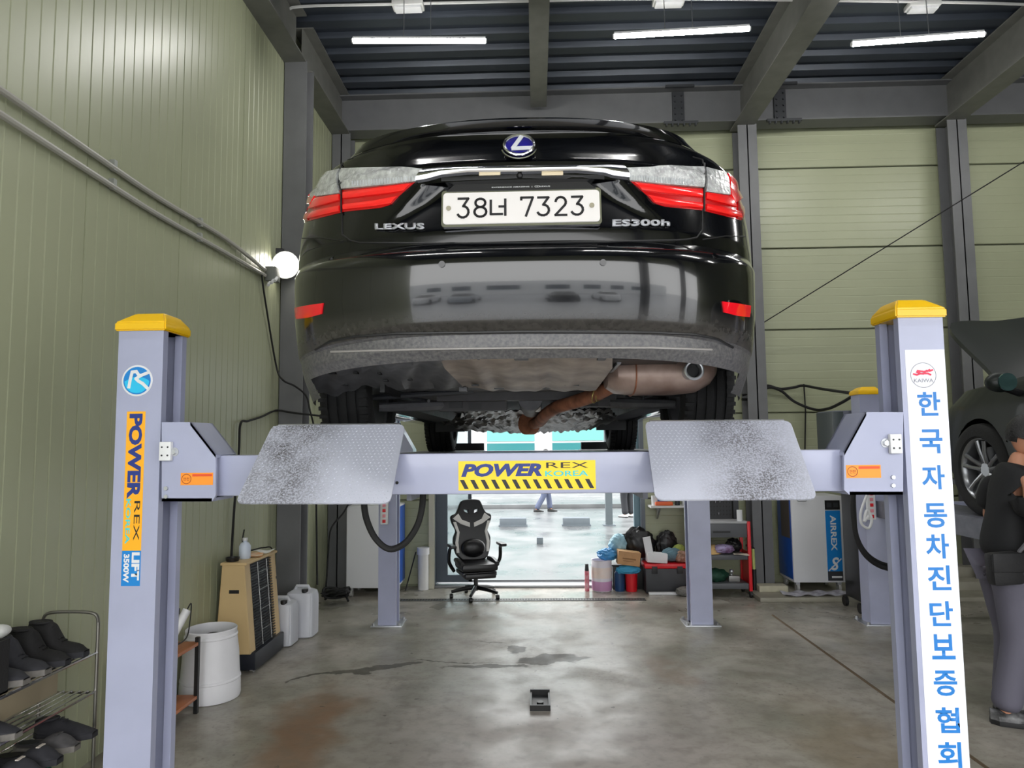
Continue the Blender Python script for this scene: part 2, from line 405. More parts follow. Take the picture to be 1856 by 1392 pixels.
# cross girder along the far wall
trim(MB().bx(XL, XR, 8.10, 8.34, 5.43, 5.446).bx(XL, XR, 8.215, 8.23, 5.446, 5.86).bx(XL, XR, 8.10, 8.34, 5.86, 5.876), STEEL)
def hcol(xc, yc, w, d, h, t=.014):           # H column, flanges facing the room's length
    return MB().bx(xc-w/2, xc+w/2, yc-d/2, yc-d/2+t, 0, h).bx(xc-w/2, xc+w/2, yc+d/2-t, yc+d/2, 0, h).bx(xc-t/2, xc+t/2, yc-d/2, yc+d/2, 0, h)
trim(hcol(-2.30, 6.66, .22, .22, 5.43), STEEL)
trim(hcol(-2.30, 8.28, .22, .22, 5.43), STEEL)
trim(hcol(2.53, 8.24, .22, .24, 5.4), STEEL)
trim(hcol(4.95, 8.24, .22, .24, 5.4), STEEL)
for xc in (2.5, 4.92): trim(hcol(xc, YN+.2, .24, .24, 5.4), STEEL)
# bolted splice plates on the girder
for xc in (1.75, 2.95):
    mb = MB().bx(xc-.2, xc+.2, 8.06, 8.10, 5.40, 5.43).bx(xc-.07, xc+.07, 8.19, 8.215, 5.45, 5.85).bx(xc-.17, xc+.17, 8.07, 8.10, 5.85, 5.88)
    for i in range(6):
        for s in (-1, 1): mb.cyl((xc-.17+i*.068, 8.08+s*.012-.01, 5.40), (xc-.17+i*.068, 8.08+s*.012-.01, 5.37), .011, n=6)
    for i in range(5):
        for s in (-1, 1): mb.cyl((xc+s*.04, 8.19, 5.5+i*.075), (xc+s*.04, 8.17, 5.5+i*.075), .011, n=6)
    trim(mb, DARKG, 'bolted splice plate')
# door frame of the doorway, threshold rail
dr = struct('door_1', MB().bx(DX0-.05, DX0, YB-.02, YB+.2, 0, DZ).bx(DX1, DX1+.05, YB-.02, YB+.2, 0, DZ).bx(DX0-.05, DX1+.05, YB-.02, YB+.2, DZ, DZ+.06), mat('door_frame_grey', (96, 104, 112), .4))
struct('threshold', MB().bx(DX0, DX1, YB-.06, YB+.16, 0, .03, bev=.005).bx(DX0, DX1, YB+.18, YB+.2, 0, .05), mat('threshold_alu', (150, 152, 154), .35, metal=.5), dr)
LEAF = mat('door_leaf', (78, 88, 100), .35)
struct('door_leaf', MB().bx(DX0, DX0+.13, YB+.06, YB+.10, .05, DZ).bx(DX0+.13, DX0+.42, YB+.06, YB+.10, .05, .13).bx(DX0+.38, DX0+.42, YB+.06, YB+.10, .05, DZ).bx(DX0+.13, DX0+.42, YB+.06, YB+.10, 2.6, DZ), LEAF, dr)
PANE = mat('door_glass', (200, 214, 216), .05, trans=.9, spec=.5)
struct('pane', MB().bx(DX0+.13, DX0+.38, YB+.075, YB+.083, .13, 2.6), PANE, dr)
struct('door_stile', MB().bx(DX1-.07, DX1, YB+.06, YB+.12, 0, DZ), mat('blue_grey_stile', (110, 140, 152), .35), dr)
# raised slab along the far wall on the right
mb = MB().bx(2.32, XR, 7.62, YB, 0, .045, bev=.006); trim(mb, mat('kerb_concrete', (150, 146, 132), .5, var=.15, vscale=5))
mb = MB().bx(3.7, XR, 7.95, YB, .045, .14, bev=.006).bx(3.7, XR, 8.2, YB, .14, .25, bev=.006); trim(mb, mat('kerb_concrete', (150, 146, 132), .5))
# saw cut in the floor on the right
a = PZ(1400, 1115, 0); b = PZ(1620, 1272, 0); d = (b-a).normalized(); a2 = b+d*3
trim(MB().tube([a+V((0, 0, -.003)), a2+V((0, 0, -.003))], .012, n=6), mat('joint_brown', (92, 76, 56), .8))
# drain grate
gr = Thing('drain_grate', 'long narrow grey drain grate set in the floor before the doorway', 'grate', (.0, 7.76, 0), world=True)
GRT = mat('grate_steel', (92, 92, 90), .4, metal=.5)
gr.part('frame', MB().bx(-1.5, 1.15, 7.71, 7.725, -.01, .006).bx(-1.5, 1.15, 7.795, 7.81, -.01, .006), GRT)
mb = MB()
for k in range(88): mb.bx(-1.5+k*.03, -1.488+k*.03, 7.725, 7.795, -.01, .004)
o = gr.part('grate_bars', mb, GRT); o['kind'] = 'stuff'
gr.part('channel', MB().bx(-1.5, 1.15, 7.72, 7.80, -.009, .0008), BLACK)
# ---------------------------------------------------------------- outside in front
FAC = mat('white_render', (226, 228, 230), .7, var=.05, vscale=1)
wo = struct('wall_outside', MB().bx(-14, 16, 24, 24.3, -.05, 7), FAC)
TEAL = mat('teal_glass', (46, 112, 116), .15, spec=.6)
TEAL2 = mat('teal_glass_light', (104, 164, 158), .15)
for i, (x0, x1) in enumerate(((-4.2, -2.9), (-1.65, -.05), (.55, 3.3), (4.0, 6.5))):
    f = struct('window_%d' % (i+1), MB().bx(x0-.08, x1+.08, 23.93, 24, 1.1, 3.4), mat('window_frame_grey', (180, 184, 188), .4), wo)
    struct('pane', MB().bx(x0, x1, 23.9, 23.94, 1.75, 3.3), TEAL2 if i % 2 else TEAL2, f); struct('pane', MB().bx(x0, x1, 23.9, 23.94, 1.2, 1.68), TEAL, f)
struct('trim_40', MB().bx(-14, 16, 18.9, 24, -.05, .06, bev=.01), OUTG)
# behind the camera: the yard the bumper mirrors
wy = struct('wall_yard', MB().bx(-20, 26, -26.3, -26, 0, 4.2), FAC)
for k in range(7):
    struct('window_%d' % (k+5), MB().bx(-12+k*4.4, -9.4+k*4.4, -26, -25.95, 1.5, 2.9), mat('dark_window', (60, 72, 84), .1), wy)
# ---------------------------------------------------------------- tube lights hung from the deck
TUBE = mat('tube_glow', (255, 255, 255), .3, emit=TUBE_STRENGTH)
TUBE.node_tree.nodes['Principled BSDF'].inputs['Emission Color'].default_value = (1, .99, .96, 1)
def tube_light(a, b, label, group=None):
    a, b = V(a), V(b); c = (a+b)/2; d = (b-a).normalized(); t = Thing('tube_light', label, 'light', (c.x, c.y, c.z), world=True, group=group)
    w = d.cross(V((0, 0, 1))).normalized()
    t.part('housing', MB().prism([a+w*.02+V((0, 0, .012)), a-w*.02+V((0, 0, .012)), a-w*.014+V((0, 0, .035)), a+w*.014+V((0, 0, .035))], b-a), WHITE)
    t.part('tube', MB().tube([a+d*k*(b-a).length/4 for k in range(5)], .021, n=10), TUBE)
    t.part('end_cap', MB().cyl(a-d*.012, a, .021, n=10), WHITE); t.part('end_cap', MB().cyl(b, b+d*.012, .021, n=10), WHITE)
    for s in (-.14, .10):
        q = c+d*s; t.part('hanging_wire', MB().tube([q+V((0, 0, .03)), V((q.x, q.y+.02, 5.86))], .004, n=5), ZINC)
    return t
ZT = 5.28
TL = []
for (p, q, lb) in (((640, 74), (880, 74), 'glowing white tube light at the left, over the left half of the car'), ((1113, 66), (1358, 52), 'glowing white tube light in the middle, over the right half of the car'),
                   ((1545, 80), (1783, 62), 'glowing white tube light at the right, above the neighbouring bay')):
    tube_light(PZ(*p, ZT), PZ(*q, ZT), lb, 'tube lights under the roof deck')
for (x, y, w_) in ((-1.1, 1.6, 'left end of the row above the viewer'), (1.2, 1.6, 'middle of the row above the viewer'), (3.5, 1.6, 'right bay, in the row above the viewer'), (5.8, 5.8, 'far right bay, in line with the three in view'), (5.8, 1.6, 'far right bay, in the row above the viewer')):
    tube_light((x-.6, y, ZT), (x+.6, y, ZT), 'tube light outside the picture, '+w_, 'tube lights outside the picture')
for i, (x, y, lab) in enumerate(((740, 12, 'left'), (1212, 3, 'middle'), (1672, 13, 'right'))):
    c = PZ(x, y, 5.84); c.z = 5.845
    t = Thing('junction_plate', 'white plate under the deck above the %s tube light' % lab, 'electrical box', (c.x, c.y, 5.80), world=True)
    t.part('cover', MB().box((c.x, c.y, 5.815), (.26, .10, .03), bev=.01), WHITE); t.part('base', MB().box((c.x, c.y, 5.85), (.3, .13, .05), bev=.012), WHITEM)
cy = PZ(740, 12, 5.84).y
pts = [PZ(510, 42, 5.80), PZ(522, 22, 5.84), PZ(545, 12, 5.86), PZ(700, 8, 5.86), PZ(960, 2, 5.86), PZ(1200, -2, 5.86), PZ(1700, 4, 5.86), PZ(1856, 8, 5.86)]
single('ceiling_conduit', MB().tube(cr(pts, 4), .014, n=6), WHITEM, 'thin white conduit running across under the roof deck past the tube lights', 'conduit')

# ---------------------------------------------------------------- conduits and cables on the left wall
for (z, lb, ya) in ((3.31, 'upper of the two long grey conduits on the left wall', 1), (3.20, 'lower of the two long grey conduits on the left wall', 0)):
    pts = [(XL+.025, YN+.3, z+.03), (XL+.025, 1.0, z), (XL+.028, 2.5, z-.01), (XL+.022, 3.8, z-.035), (XL+.022, 4.4, z-.04), (XL+.025, 5.3, z-.02), (XL+.03, 6.1, 3.24 if ya else 3.19)]
    t = Thing('conduit', lb, 'conduit', (XL+.025, 3, z), world=True, group=None)
    t.part('pipe', MB().tube(cr(pts, 6), .017, n=8), mat('conduit_grey', (170, 168, 160), .4))
    for yy in (2.0, 3.85, 4.9):
        t.part('clamp', MB().box((XL+.02, yy, z-.02), (.03, .03, .06)), ZINC)
t = Thing('junction_box', 'small grey box with white cable glands where the wall conduits end by the flood lamp', 'electrical box', (XL+.05, 6.2, 3.1), world=True)
t.part('box', MB().box((XL+.06, 6.2, 3.22), (.1, .12, .13), bev=.01), mat('box_grey', (120, 122, 118), .5))
for k in range(3): t.part('gland', MB().cyl((XL+.06+k*.03, 6.15, 3.14+k*.02), (XL+.06+k*.03, 6.1, 3.10+k*.02), .014, n=8), WHITE)
cb = [PX(474, 495, XL+.03), PX(480, 540, XL+.03), PX(500, 660, XL+.03), P(512, 688, 6.3), P(535, 700, 6.45), P(555, 718, 6.52), P(562, 745, 6.5), P(570, 780, 6.5), P(572, 830, 6.5), P(575, 1060, 6.6)]
single('cable', MB().tube(cr(cb), .009, n=6), BLACKR, 'black cable hanging from the junction box down past the left column', 'cable')
cb = [PX(419, 1018, XL+.03), PX(424, 930, XL+.03), PX(433, 820, XL+.03), PX(436, 768, XL+.03), PX(450, 763, XL+.03), PX(475, 755, XL+.03), P(500, 744, 6.5), P(530, 748, 6.5), P(565, 752, 6.5), P(590, 755, 6.6)]
single('cable', MB().tube(cr(cb), .010, n=6), BLACKR, 'black cable running along the left wall and down to the beige heater', 'cable')
# flood lamp on the left column
t = Thing('flood_lamp', 'round white flood lamp lit on the left column, black bracket', 'lamp', tuple(P(505, 465, 6.5)), world=True)
fc = P(517, 480, 6.42); ax = V((.55, -.75, -.35)).normalized()
t.part('bracket', MB().box(P(500, 458, 6.5), (.16, .16, .05), rz=.2, bev=.01).box(P(494, 472, 6.5), (.05, .08, .16), rz=.2), BLACK)
t.part('reflector', MB().tube([fc-ax*.13, fc-ax*.10, fc-ax*.03, fc], [.03, .07, .115, .12], n=20), ZINC)
t.part('rim', MB().tube([fc, fc+ax*.012], .128, n=20), WHITE)
FG = mat('flood_glow', (255, 250, 235), .3, emit=9)
t.part('lamp_glass', MB().tube([fc+ax*.012, fc+ax*.03, fc+ax*.045], [.118, .1, .05], n=20), FG)

# ---------------------------------------------------------------- the four-post lift
L = Thing('four_post_lift', 'pale grey four-post car lift with yellow caps carrying the black saloon', 'car lift', (-.04, 4.7, 0), world=True)
FX = (-1.605, -1.429, 1.354, 1.517); YF = 2.65; YR = 6.67; PD = .18
def post(t, x0, x1, y0, zt, side, name='post', lab=None, cap=True):
    """C-section post, open towards the lift's middle (side=+1 opens to +x)"""
    s = side; xo, xi = (x0, x1) if s > 0 else (x1, x0); w = abs(x1-x0); T = .012; D = PD
    mb = MB()
    # outline of the section, as a list of (distance from the outer face, y)
    sec = [(0, 0), (w, 0), (w, .035), (w-.03, .035), (w-.03, T), (T, T), (T, D-T), (w-.03, D-T), (w-.03, D-.035), (w, D-.035), (w, D), (0, D)]
    pts = [(xo+s*a, y0+b, 0.012) for a, b in sec]
    mb.prism(pts, (0, 0, zt))
    bmesh.ops.triangulate(mb.bm, faces=[f for f in mb.bm.faces if len(f.verts) > 4])
    p = t.part(name, mb, LIFT, label=lab)
    t.part('lock_ladder', MB().bx(min(xo+s*.02, xo+s*.055), max(xo+s*.02, xo+s*.055), y0+.09, y0+.13, .02, zt-.06), ZINC, p)
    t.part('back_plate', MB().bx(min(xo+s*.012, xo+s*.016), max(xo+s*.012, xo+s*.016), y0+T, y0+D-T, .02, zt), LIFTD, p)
    a, b = min(x0, x1), max(x0, x1)
    if cap:
        c = MB(); h = .055; r = [(a-.012, y0-.012), (b+.012, y0-.012), (b+.012, y0+D+.012), (a-.012, y0+D+.012)]
        q = [(a+.035, y0+.03), (b-.012, y0+.03), (b-.012, y0+D-.03), (a+.035, y0+D-.03)] if s < 0 else [(a+.045, y0+.03), (b-.015, y0+.03), (b-.015, y0+D-.03), (a+.045, y0+D-.03)]
        if s < 0: q = [(a+.015, y0+.03), (b-.045, y0+.03), (b-.045, y0+D-.03), (a+.015, y0+D-.03)]
        c.grid([[(x, y, zt+.012) for x, y in r], [(x, y, zt+.045) for x, y in r], [(x, y, zt+.085) for x, y in q]], closed=True)
        c.bm.faces.new([v for v in c.bm.verts][-4:]); c.bm.faces.new([v for v in c.bm.verts][:4])
        bmesh.ops.bevel(c.bm, geom=list(c.bm.edges), offset=.005, segments=2, affect='EDGES')
        t.part('cap', c, YEL, p)
    c = MB().bx(a-.06, b+.06, y0-.05, y0+D+.05, 0, .012, bev=.003)
    for sx in (a-.035, b+.035):
        for sy in (y0-.028, y0+D+.028): c.cyl((sx, sy, .012), (sx, sy, .035), .014, n=6)
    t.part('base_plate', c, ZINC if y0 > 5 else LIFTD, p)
    return p
pFL = post(L, FX[0], FX[1], YF, 2.115, 1, lab='front left post with round blue badge and upright lettering')
pFR = post(L, FX[2], FX[3], YF, 2.12, -1, lab='front right post with white lettered banner')
pRL = post(L, -1.487, -1.32, YR, 2.115, 1)
pRR = post(L, 1.40, 1.60, YR, 2.12, -1)
yf = YF-.0008
# lettering on the left post
cx = (FX[0]+FX[1])/2
def disc(c, r, m, name, par, t=L, d=.0012):
    c = V(c); return t.part(name, MB().cyl((c.x, c.y, c.z), (c.x, c.y-d, c.z), r, n=40), m, par)
bc = P(249, 690, YF); rb = 30/FPX*YF*.97
bc.y = YF-.0003; bd = disc(bc, rb, WHITE, 'badge', pFL)
c2 = V((bc.x, YF-.0016, bc.z)); disc(c2, rb*.88, BLUE, 'badge_ground', pFL)
LBL = mat('badge_light_blue', (40, 190, 235), .4)
mb = MB(); vs = []
pts = [(c2.x+rb*.8*math.cos(a), YF-.0030, c2.z+rb*.8*math.sin(a)) for a in [PI+.05+k*(PI-.1)/20 for k in range(21)]]
up = [(c2.x+rb*.8*(1-k/10)*.98, YF-.0030, c2.z+rb*(.28*math.sin(PI*k/20)-.05*k/20)) for k in range(0, 21)]
mb.prism(pts+up[1:-1], (0, -.0004, 0)); L.part('badge_wave', mb, LBL, pFL)
def strokes(lst, c, sc, wid, m, name, par, t=L, y=None):
    mb = MB(); lift_ = 0
    for st in lst:
        q = [V((c[0]+a*sc, 0, c[2]+b*sc)) for a, b in st]
        for i in range(len(q)-1):
            d = (q[i+1]-q[i]).normalized(); nn = V((-d.z, 0, d.x))*wid/2; e = d*wid*.35
            z = [q[i]-e+nn, q[i+1]+e+nn, q[i+1]+e-nn, q[i]-e-nn]
            lift_ += .00012; mb.prism([(p.x, y-lift_, p.z) for p in z], (0, -.0005, 0))
    return t.part(name, mb, m, par)
strokes([[(-.5, -.42), (-.42, .1), (-.32, .55), (-.05, .58), (.1, .38)], [(.72, .5), (.25, .32), (-.05, .12), (.1, -.02), (.4, -.2), (.72, -.5)]], (bc.x, 0, bc.z), rb, rb*.2, WHITE, 'badge_letter', pFL, y=YF-.0036)
def stick(t, par, p0, p1, Y, m, name='sticker'):                      # rectangle sticker between two pixels
    a, b = P(*p0, Y), P(*p1, Y)
    t.part(name, MB().bx(min(a.x, b.x), max(a.x, b.x), Y-.001, Y+.001, min(a.z, b.z), max(a.z, b.z)), m, par); return a, b
s0 = P(226, 746, YF); s1 = P(262, 998, YF); s2 = P(252, 1060, YF); xs = P(242, 900, YF).x
SX0, SX1 = xs-.036, xs+.036
L.part('sticker', MB().bx(SX0, SX1, YF-.001, YF+.001, s1.z, s0.z), ORANGE, pFL)
L.part('sticker', MB().bx(SX0, SX1, YF-.001, YF+.001, s2.z-.004, s1.z), BLUE, pFL)
zz = lambda y: P(240, y, YF).z
def vtext(body, z0, z1, x, h, m, bold=.02, shear=0, par=pFL, t=L): # reads downwards
    t.text(body, (x, yf, (z0+z1)/2), (0, 0, -1), (1, 0, 0), abs(z0-z1), h, m, par, bold=bold, shear=shear)
vtext('POWER', zz(750), zz(904), xs, .052, NAVY, .045)
vtext('REX', zz(908), zz(980), xs+.016, .022, INK, .0)
vtext('KOREA', zz(904), zz(986), xs-.018, .018, CYAN, .02)
vtext('LIFT', zz(1001), zz(1052), xs+.017, .030, WHITE, .05)
vtext('3500W', zz(1004), zz(1056), xs-.018, .022, WHITE, .04)
# white banner on the right post
bx0, bx1 = FX[2]+.018, FX[3]-.001; zb0 = P(1670, 634, YF).z
L.part('banner', MB().bx(bx0, bx1, YF-.0012, YF+.001, .35, zb0), mat('banner_white', (232, 234, 244), .35), pFR)
bcx = (bx0+bx1)/2; bY = YF-.0014
lc = P(1673, 680, YF); mb = MB(); r = .047
mb.grid([[(lc.x+rr*math.cos(a), bY-.0004, lc.z+rr*math.sin(a)) for rr in (r, r*.95)] for a in [k*2*PI/48 for k in range(49)] ]); L.part('logo_ring', mb, mat('logo_grey', (140, 140, 150), .5), pFR)
strokes([[(-.75, .1), (-.5, .02), (-.25, .12), (.0, .1), (.25, .35), (.5, .32), (.72, .4)], [(-.45, .35), (.0, .28), (.3, .3), (.5, .42)], [(.0, .12), (.35, .12), (.55, .02)], [(-.25, .12), (-.5, .25), (-.1, .3)]], (lc.x, 0, lc.z), r, r*.13, mat('logo_red', (225, 60, 90), .5), 'logo_animal', pFR, y=bY-.0008)
L.text('KAIWA', (lc.x, bY, lc.z-r*.42), (1, 0, 0), (0, 0, 1), r*1.5, r*.3, mat('logo_grey', (140, 140, 150), .5), pFR, bold=.01)
for ch, (px, py) in zip('한국자동차진단보증협회', ((1679, 738), (1684, 800), (1690, 865), (1696, 934), (1698, 990), (1701, 1047), (1707, 1112), (1712, 1172), (1717, 1238), (1721, 1305), (1725, 1368))):
    q = P(px, py-(6 if ch == '한' else 0), YF)
    L.text(ch, (bcx+.004, bY, q.z), (1, 0, 0), (0, 0, 1), .082, .088, mat('sign_text_blue', (28, 120, 200), .4), pFR, bold=.022)
# crossbeam between the front posts
zt_, zb_ = 1.645, 1.49
CB = L.part('crossbeam', MB().bx(-1.50, 1.42, YF+.03, YF+.15, zb_, zt_, bev=.008), LIFT)
yc_ = YF+.03
a, b = P(831, 836, yc_), P(1080, 887, yc_)
L.part('sticker', MB().bx(a.x, b.x, yc_-.0015, yc_+.001, b.z, a.z), YSTK, CB)
L.text('POWER', P(909, 852, yc_-.0016), (1, 0, .002), (0, 0, 1), .305, .049, NAVY, CB, bold=.05, shear=.25)
L.text('REX', P(1028, 843, yc_-.0016), (1, 0, 0), (0, 0, 1), .158, .021, INK, CB, bold=.0)
L.text('KOREA', P(1027, 858, yc_-.0016), (1, 0, 0), (0, 0, 1), .162, .021, CYAN, CB, bold=.02)
mb = MB(); n = 13; zz0, zz1 = P(950, 887, yc_).z+.003, P(950, 869, yc_).z
for k in range(n):
    x = a.x+.005+(b.x-a.x-.045)*k/(n-1)
    mb.prism([(x, yc_-.0016, zz1), (x+.016, yc_-.0016, zz1), (x+.034, yc_-.0016, zz0), (x+.018, yc_-.0016, zz0)], (0, -.0005, 0))
L.part('hazard_stripes', mb, INK, CB)
L.part('bolt', MB().cyl(P(720, 875, yc_), P(720, 875, yc_)-V((0, .006, 0)), .006, n=8), INK, CB)
# end brackets of the crossbeam
for s, pp in ((-1, [(293, 765), (345, 765), (391, 824), (391, 898), (384, 909), (293, 909)]), (1, [(1637, 747), (1570, 747), (1530, 820), (1530, 888), (1540, 897), (1637, 897)])):
    Y0 = YF-.012
    pts = [P(x, y, Y0) for x, y in pp]
    mb = MB().prism(pts, (0, .014, 0)).prism([p+V((0, .17, 0)) for p in pts], (0, .014, 0))
    mb.prism([pts[1], pts[2], pts[2]+V((0, .184, 0)), pts[1]+V((0, .184, 0))], (0, 0, -.012))
    mb.prism([pts[4], pts[5], pts[5]+V((0, .184, 0)), pts[4]+V((0, .184, 0))], (0, 0, .012))
    br = L.part('end_bracket', mb, LIFT)
    if s < 0: q0, q1, sb, sl, bo = (328, 857), (386, 879), (289, 801, 309, 835), (316, 819), (302, 892)
    else: q0, q1, sb, sl, bo = (1533, 843), (1597, 866), (1613, 787, 1636, 822), (1605, 803), (1618, 872)
    a, b = P(*q0, Y0), P(*q1, Y0)
    L.part('warning_label', MB().bx(min(a.x, b.x), max(a.x, b.x), Y0-.0012, Y0+.001, min(a.z, b.z), max(a.z, b.z)), OLAB, br)
    k = V(((a.x*.82+b.x*.18), 0, (a.z+b.z)/2)); ow = (b.x-a.x)
    mb = MB().grid([[(k.x+rr*math.cos(q), Y0-.0018, k.z+rr*math.sin(q)) for rr in (.019, .0165)] for q in [j*2*PI/24 for j in range(25)]])
    L.part('label_ring', mb, mat('label_dark_orange', (150, 60, 20), .5), br)
    L.text('안전', (k.x, Y0-.0018, k.z), (1, 0, 0), (0, 0, 1), .022, .012, mat('label_dark_orange', (150, 60, 20), .5), br, bold=.01)
    L.part('label_bar', MB().bx(a.x+ow*.36, a.x+ow*.97, Y0-.0018, Y0-.001, a.z-.014, a.z-.005), mat('label_red', (225, 80, 30), .5), br)
    a, b = P(sb[0], sb[1], Y0-.02), P(sb[2], sb[3], Y0-.02)
    mb = MB().bx(a.x, b.x, Y0-.022, Y0-.002, b.z, a.z, bev=.003)
    L.part('slider_block', mb, WHITE, br)
    for ux in (.25, .75):
        for uz in (.28, .72):
            L.part('screw', MB().cyl((a.x+(b.x-a.x)*ux, Y0-.022, a.z+(b.z-a.z)*uz), (a.x+(b.x-a.x)*ux, Y0-.0235, a.z+(b.z-a.z)*uz), .0035, n=8), DARKG, br)
    c = P(*sl, Y0); L.part('bolt', MB().cyl(c, c-V((0, .014, 0)), .011, n=6).cyl(c, c-V((0, .003, 0)), .017, n=16), ZINC, br)
    for dy in (-7, 8):
        c = P(bo[0], bo[1]+dy, Y0); L.part('bolt', MB().cyl(c, c-V((0, .008, 0)), .008, n=6), ZINC, br)
# runways, wheel stops, rear beam
ZR = 1.615
RUN = mat('runway_steel', (120, 122, 134), .5, var=.2, vscale=12)
for (x0, x1) in ((-1.06, -.50), (.42, .98)):
    mb = MB().bx(x0, x1, 2.84, 6.95, ZR-.06, ZR).bx(x0, x0+.02, 2.84, 6.95, ZR-.16, ZR-.06).bx(x1-.02, x1, 2.84, 6.95, ZR-.16, ZR-.06)
    rw = L.part('runway', mb, RUN)
    xi = -.66 if x0 < 0 else .42
    L.part('wheel_stop', MB().bx(x0+.02, x1-.01, 6.93, 6.99, ZR-.02, ZR+.07), DARKG, rw)
L.part('rear_crossbeam', MB().bx(-1.42, 1.5, YR+.03, YR+.15, 1.455, 1.61, bev=.008), LIFT)
for s in (-1, 1):
    mb = MB()
    xx = -1.40 if s < 0 else 1.48
    mb.prism([(xx, YR-.01, 1.46), (xx-s*.24, YR-.01, 1.46), (xx-s*.24, YR-.01, 1.63), (xx-s*.12, YR-.01, 1.84), (xx, YR-.01, 1.84)], (0, .18, 0))
    L.part('end_bracket', mb, LIFT)
# lifted approach ramps: checker plate, dirty where the tyres roll
def ramp_mat():
    m = mat('checker_plate', (186, 189, 204), .36, metal=.15); n, l, b = nd(m)
    tc = n.new('ShaderNodeTexCoord'); s = n.new('ShaderNodeSeparateXYZ'); l.new(tc.outputs['Object'], s.inputs[0])
    t = n.new('ShaderNodeTexNoise'); t.inputs['Scale'].default_value = 160; t.inputs['Detail'].default_value = 3; l.new(tc.outputs['Object'], t.inputs['Vector'])
    t2 = n.new('ShaderNodeTexNoise'); t2.inputs['Scale'].default_value = 9; l.new(tc.outputs['Object'], t2.inputs['Vector'])
    ab = n.new('ShaderNodeMath'); ab.operation = 'ABSOLUTE'
    sh = n.new('ShaderNodeMath'); sh.operation = 'ADD'; sh.inputs[1].default_value = .04; l.new(s.outputs[0], sh.inputs[0]); l.new(sh.outputs[0], ab.inputs[0])   # |x| from the lift's middle
    c = n.new('ShaderNodeMath'); c.operation = 'SUBTRACT'; c.inputs[1].default_value = .85; l.new(ab.outputs[0], c.inputs[0])
    a2 = n.new('ShaderNodeMath'); a2.operation = 'ABSOLUTE'; l.new(c.outputs[0], a2.inputs[0])
    mr = n.new('ShaderNodeMapRange'); mr.inputs['From Min'].default_value = .22; mr.inputs['From Max'].default_value = .03; mr.inputs['To Max'].default_value = .62; l.new(a2.outputs[0], mr.inputs[0])
    m2 = n.new('ShaderNodeMath'); m2.operation = 'MULTIPLY'; l.new(mr.outputs[0], m2.inputs[0])
    r = n.new('ShaderNodeValToRGB'); r.color_ramp.elements[0].position = .42; r.color_ramp.elements[1].position = .56; l.new(t.outputs[0], r.inputs[0])
    l.new(r.outputs[0], m2.inputs[1])
    m3 = n.new('ShaderNodeMath'); m3.operation = 'MULTIPLY_ADD'; m3.inputs[1].default_value = .35; l.new(mr.outputs[0], m3.inputs[0]); l.new(m2.outputs[0], m3.inputs[2]); m3.use_clamp = True
    m4 = n.new('ShaderNodeMath'); m4.operation = 'MULTIPLY'; l.new(m3.outputs[0], m4.inputs[0]); l.new(t2.outputs[0], m4.inputs[1])
    mx = n.new('ShaderNodeMix'); mx.data_type = 'RGBA'; mx.inputs[6].default_value = rgb(190, 193, 208); mx.inputs[7].default_value = rgb(66, 62, 58)
    m5 = n.new('ShaderNodeMath'); m5.operation = 'MULTIPLY'; m5.inputs[1].default_value = 1.7; m5.use_clamp = True; l.new(m4.outputs[0], m5.inputs[0])
    l.new(m5.outputs[0], mx.inputs[0]); l.new(mx.outputs[2], b.inputs['Base Color'])
    return m
RAMPM = ramp_mat()
def ramp(pt, pb, lab):
    # pt: top (hinge side) two pixels, pb: bottom two pixels
    A, B = P(*pt[0], 2.74), P(*pt[1], 2.74); C_, D_ = P(*pb[1], 2.45), P(*pb[0], 2.45)
    nrm = (B-A).cross(D_-A).normalized()
    if nrm.y > 0: nrm = -nrm
    mb = MB(); r = .03
    def rc(p, q, s):                       # rounded corner at p between q and s
        d1, d2 = (q-p).normalized(), (s-p).normalized(); o = []
        a, b = p+d1*r, p+d2*r
        for k in range(5):
            t = k/4; o.append((1-t)**2*a+2*t*(1-t)*p+t*t*b)
        return o
    loop = rc(A, D_, B)+rc(B, A, C_)+rc(C_, B, D_)+rc(D_, C_, A)
    mb.prism(loop, -nrm*.006)
    bmesh.ops.triangulate(mb.bm, faces=[f for f in mb.bm.faces if len(f.verts) > 4])
    o = L.part('approach_ramp', mb, RAMPM, label=lab)
    # raised tread lugs
    mb = MB(); U_ = (B-A); k = 0; nu, nv = 34, 26
    for i in range(nv):
        for j in range(nu):
            u, v = (j+.5+(.5 if i % 2 else 0))/(nu+.5), (i+.5)/nv
            if u > .985: continue
            L0 = A+(D_-A)*v; R0 = B+(C_-B)*v; p = L0+(R0-L0)*u+nrm*.0008
            e = (R0-L0).normalized(); f_ = e.cross(nrm); s = 1 if (i+j) % 2 else -1
            d = (e*.8+f_*.6*s).normalized()*.0052; q = d.cross(nrm).normalized()*.0014
            vs = [mb.bm.verts.new(x) for x in (p-d, p+q, p+d, p-q)]; tip = mb.bm.verts.new(p+nrm*.0014)
            for z in range(4): mb.bm.faces.new((vs[z], vs[(z+1) % 4], tip))
    t = L.part('tread_lugs', mb, RAMPM, o); t['kind'] = 'stuff'
    L.part('hinge', MB().cyl(A+V((.02, .015, -.006)), B+V((-.02, .015, -.006)), .012, n=10), ZINC, o)
    for q in (A*.85+B*.15, A*.15+B*.85):
        L.part('ramp_arm', MB().box(q+V((0, .06, -.07)), (.02, .16, .10)), DARKG, o)
ramp(((494, 771), (734, 769)), ((426, 912), (707, 912)), 'left approach ramp of dirty checker plate')
ramp(((1169, 764), (1432, 762)), ((1188, 906), (1482, 904)), 'right approach ramp of dirty checker plate')
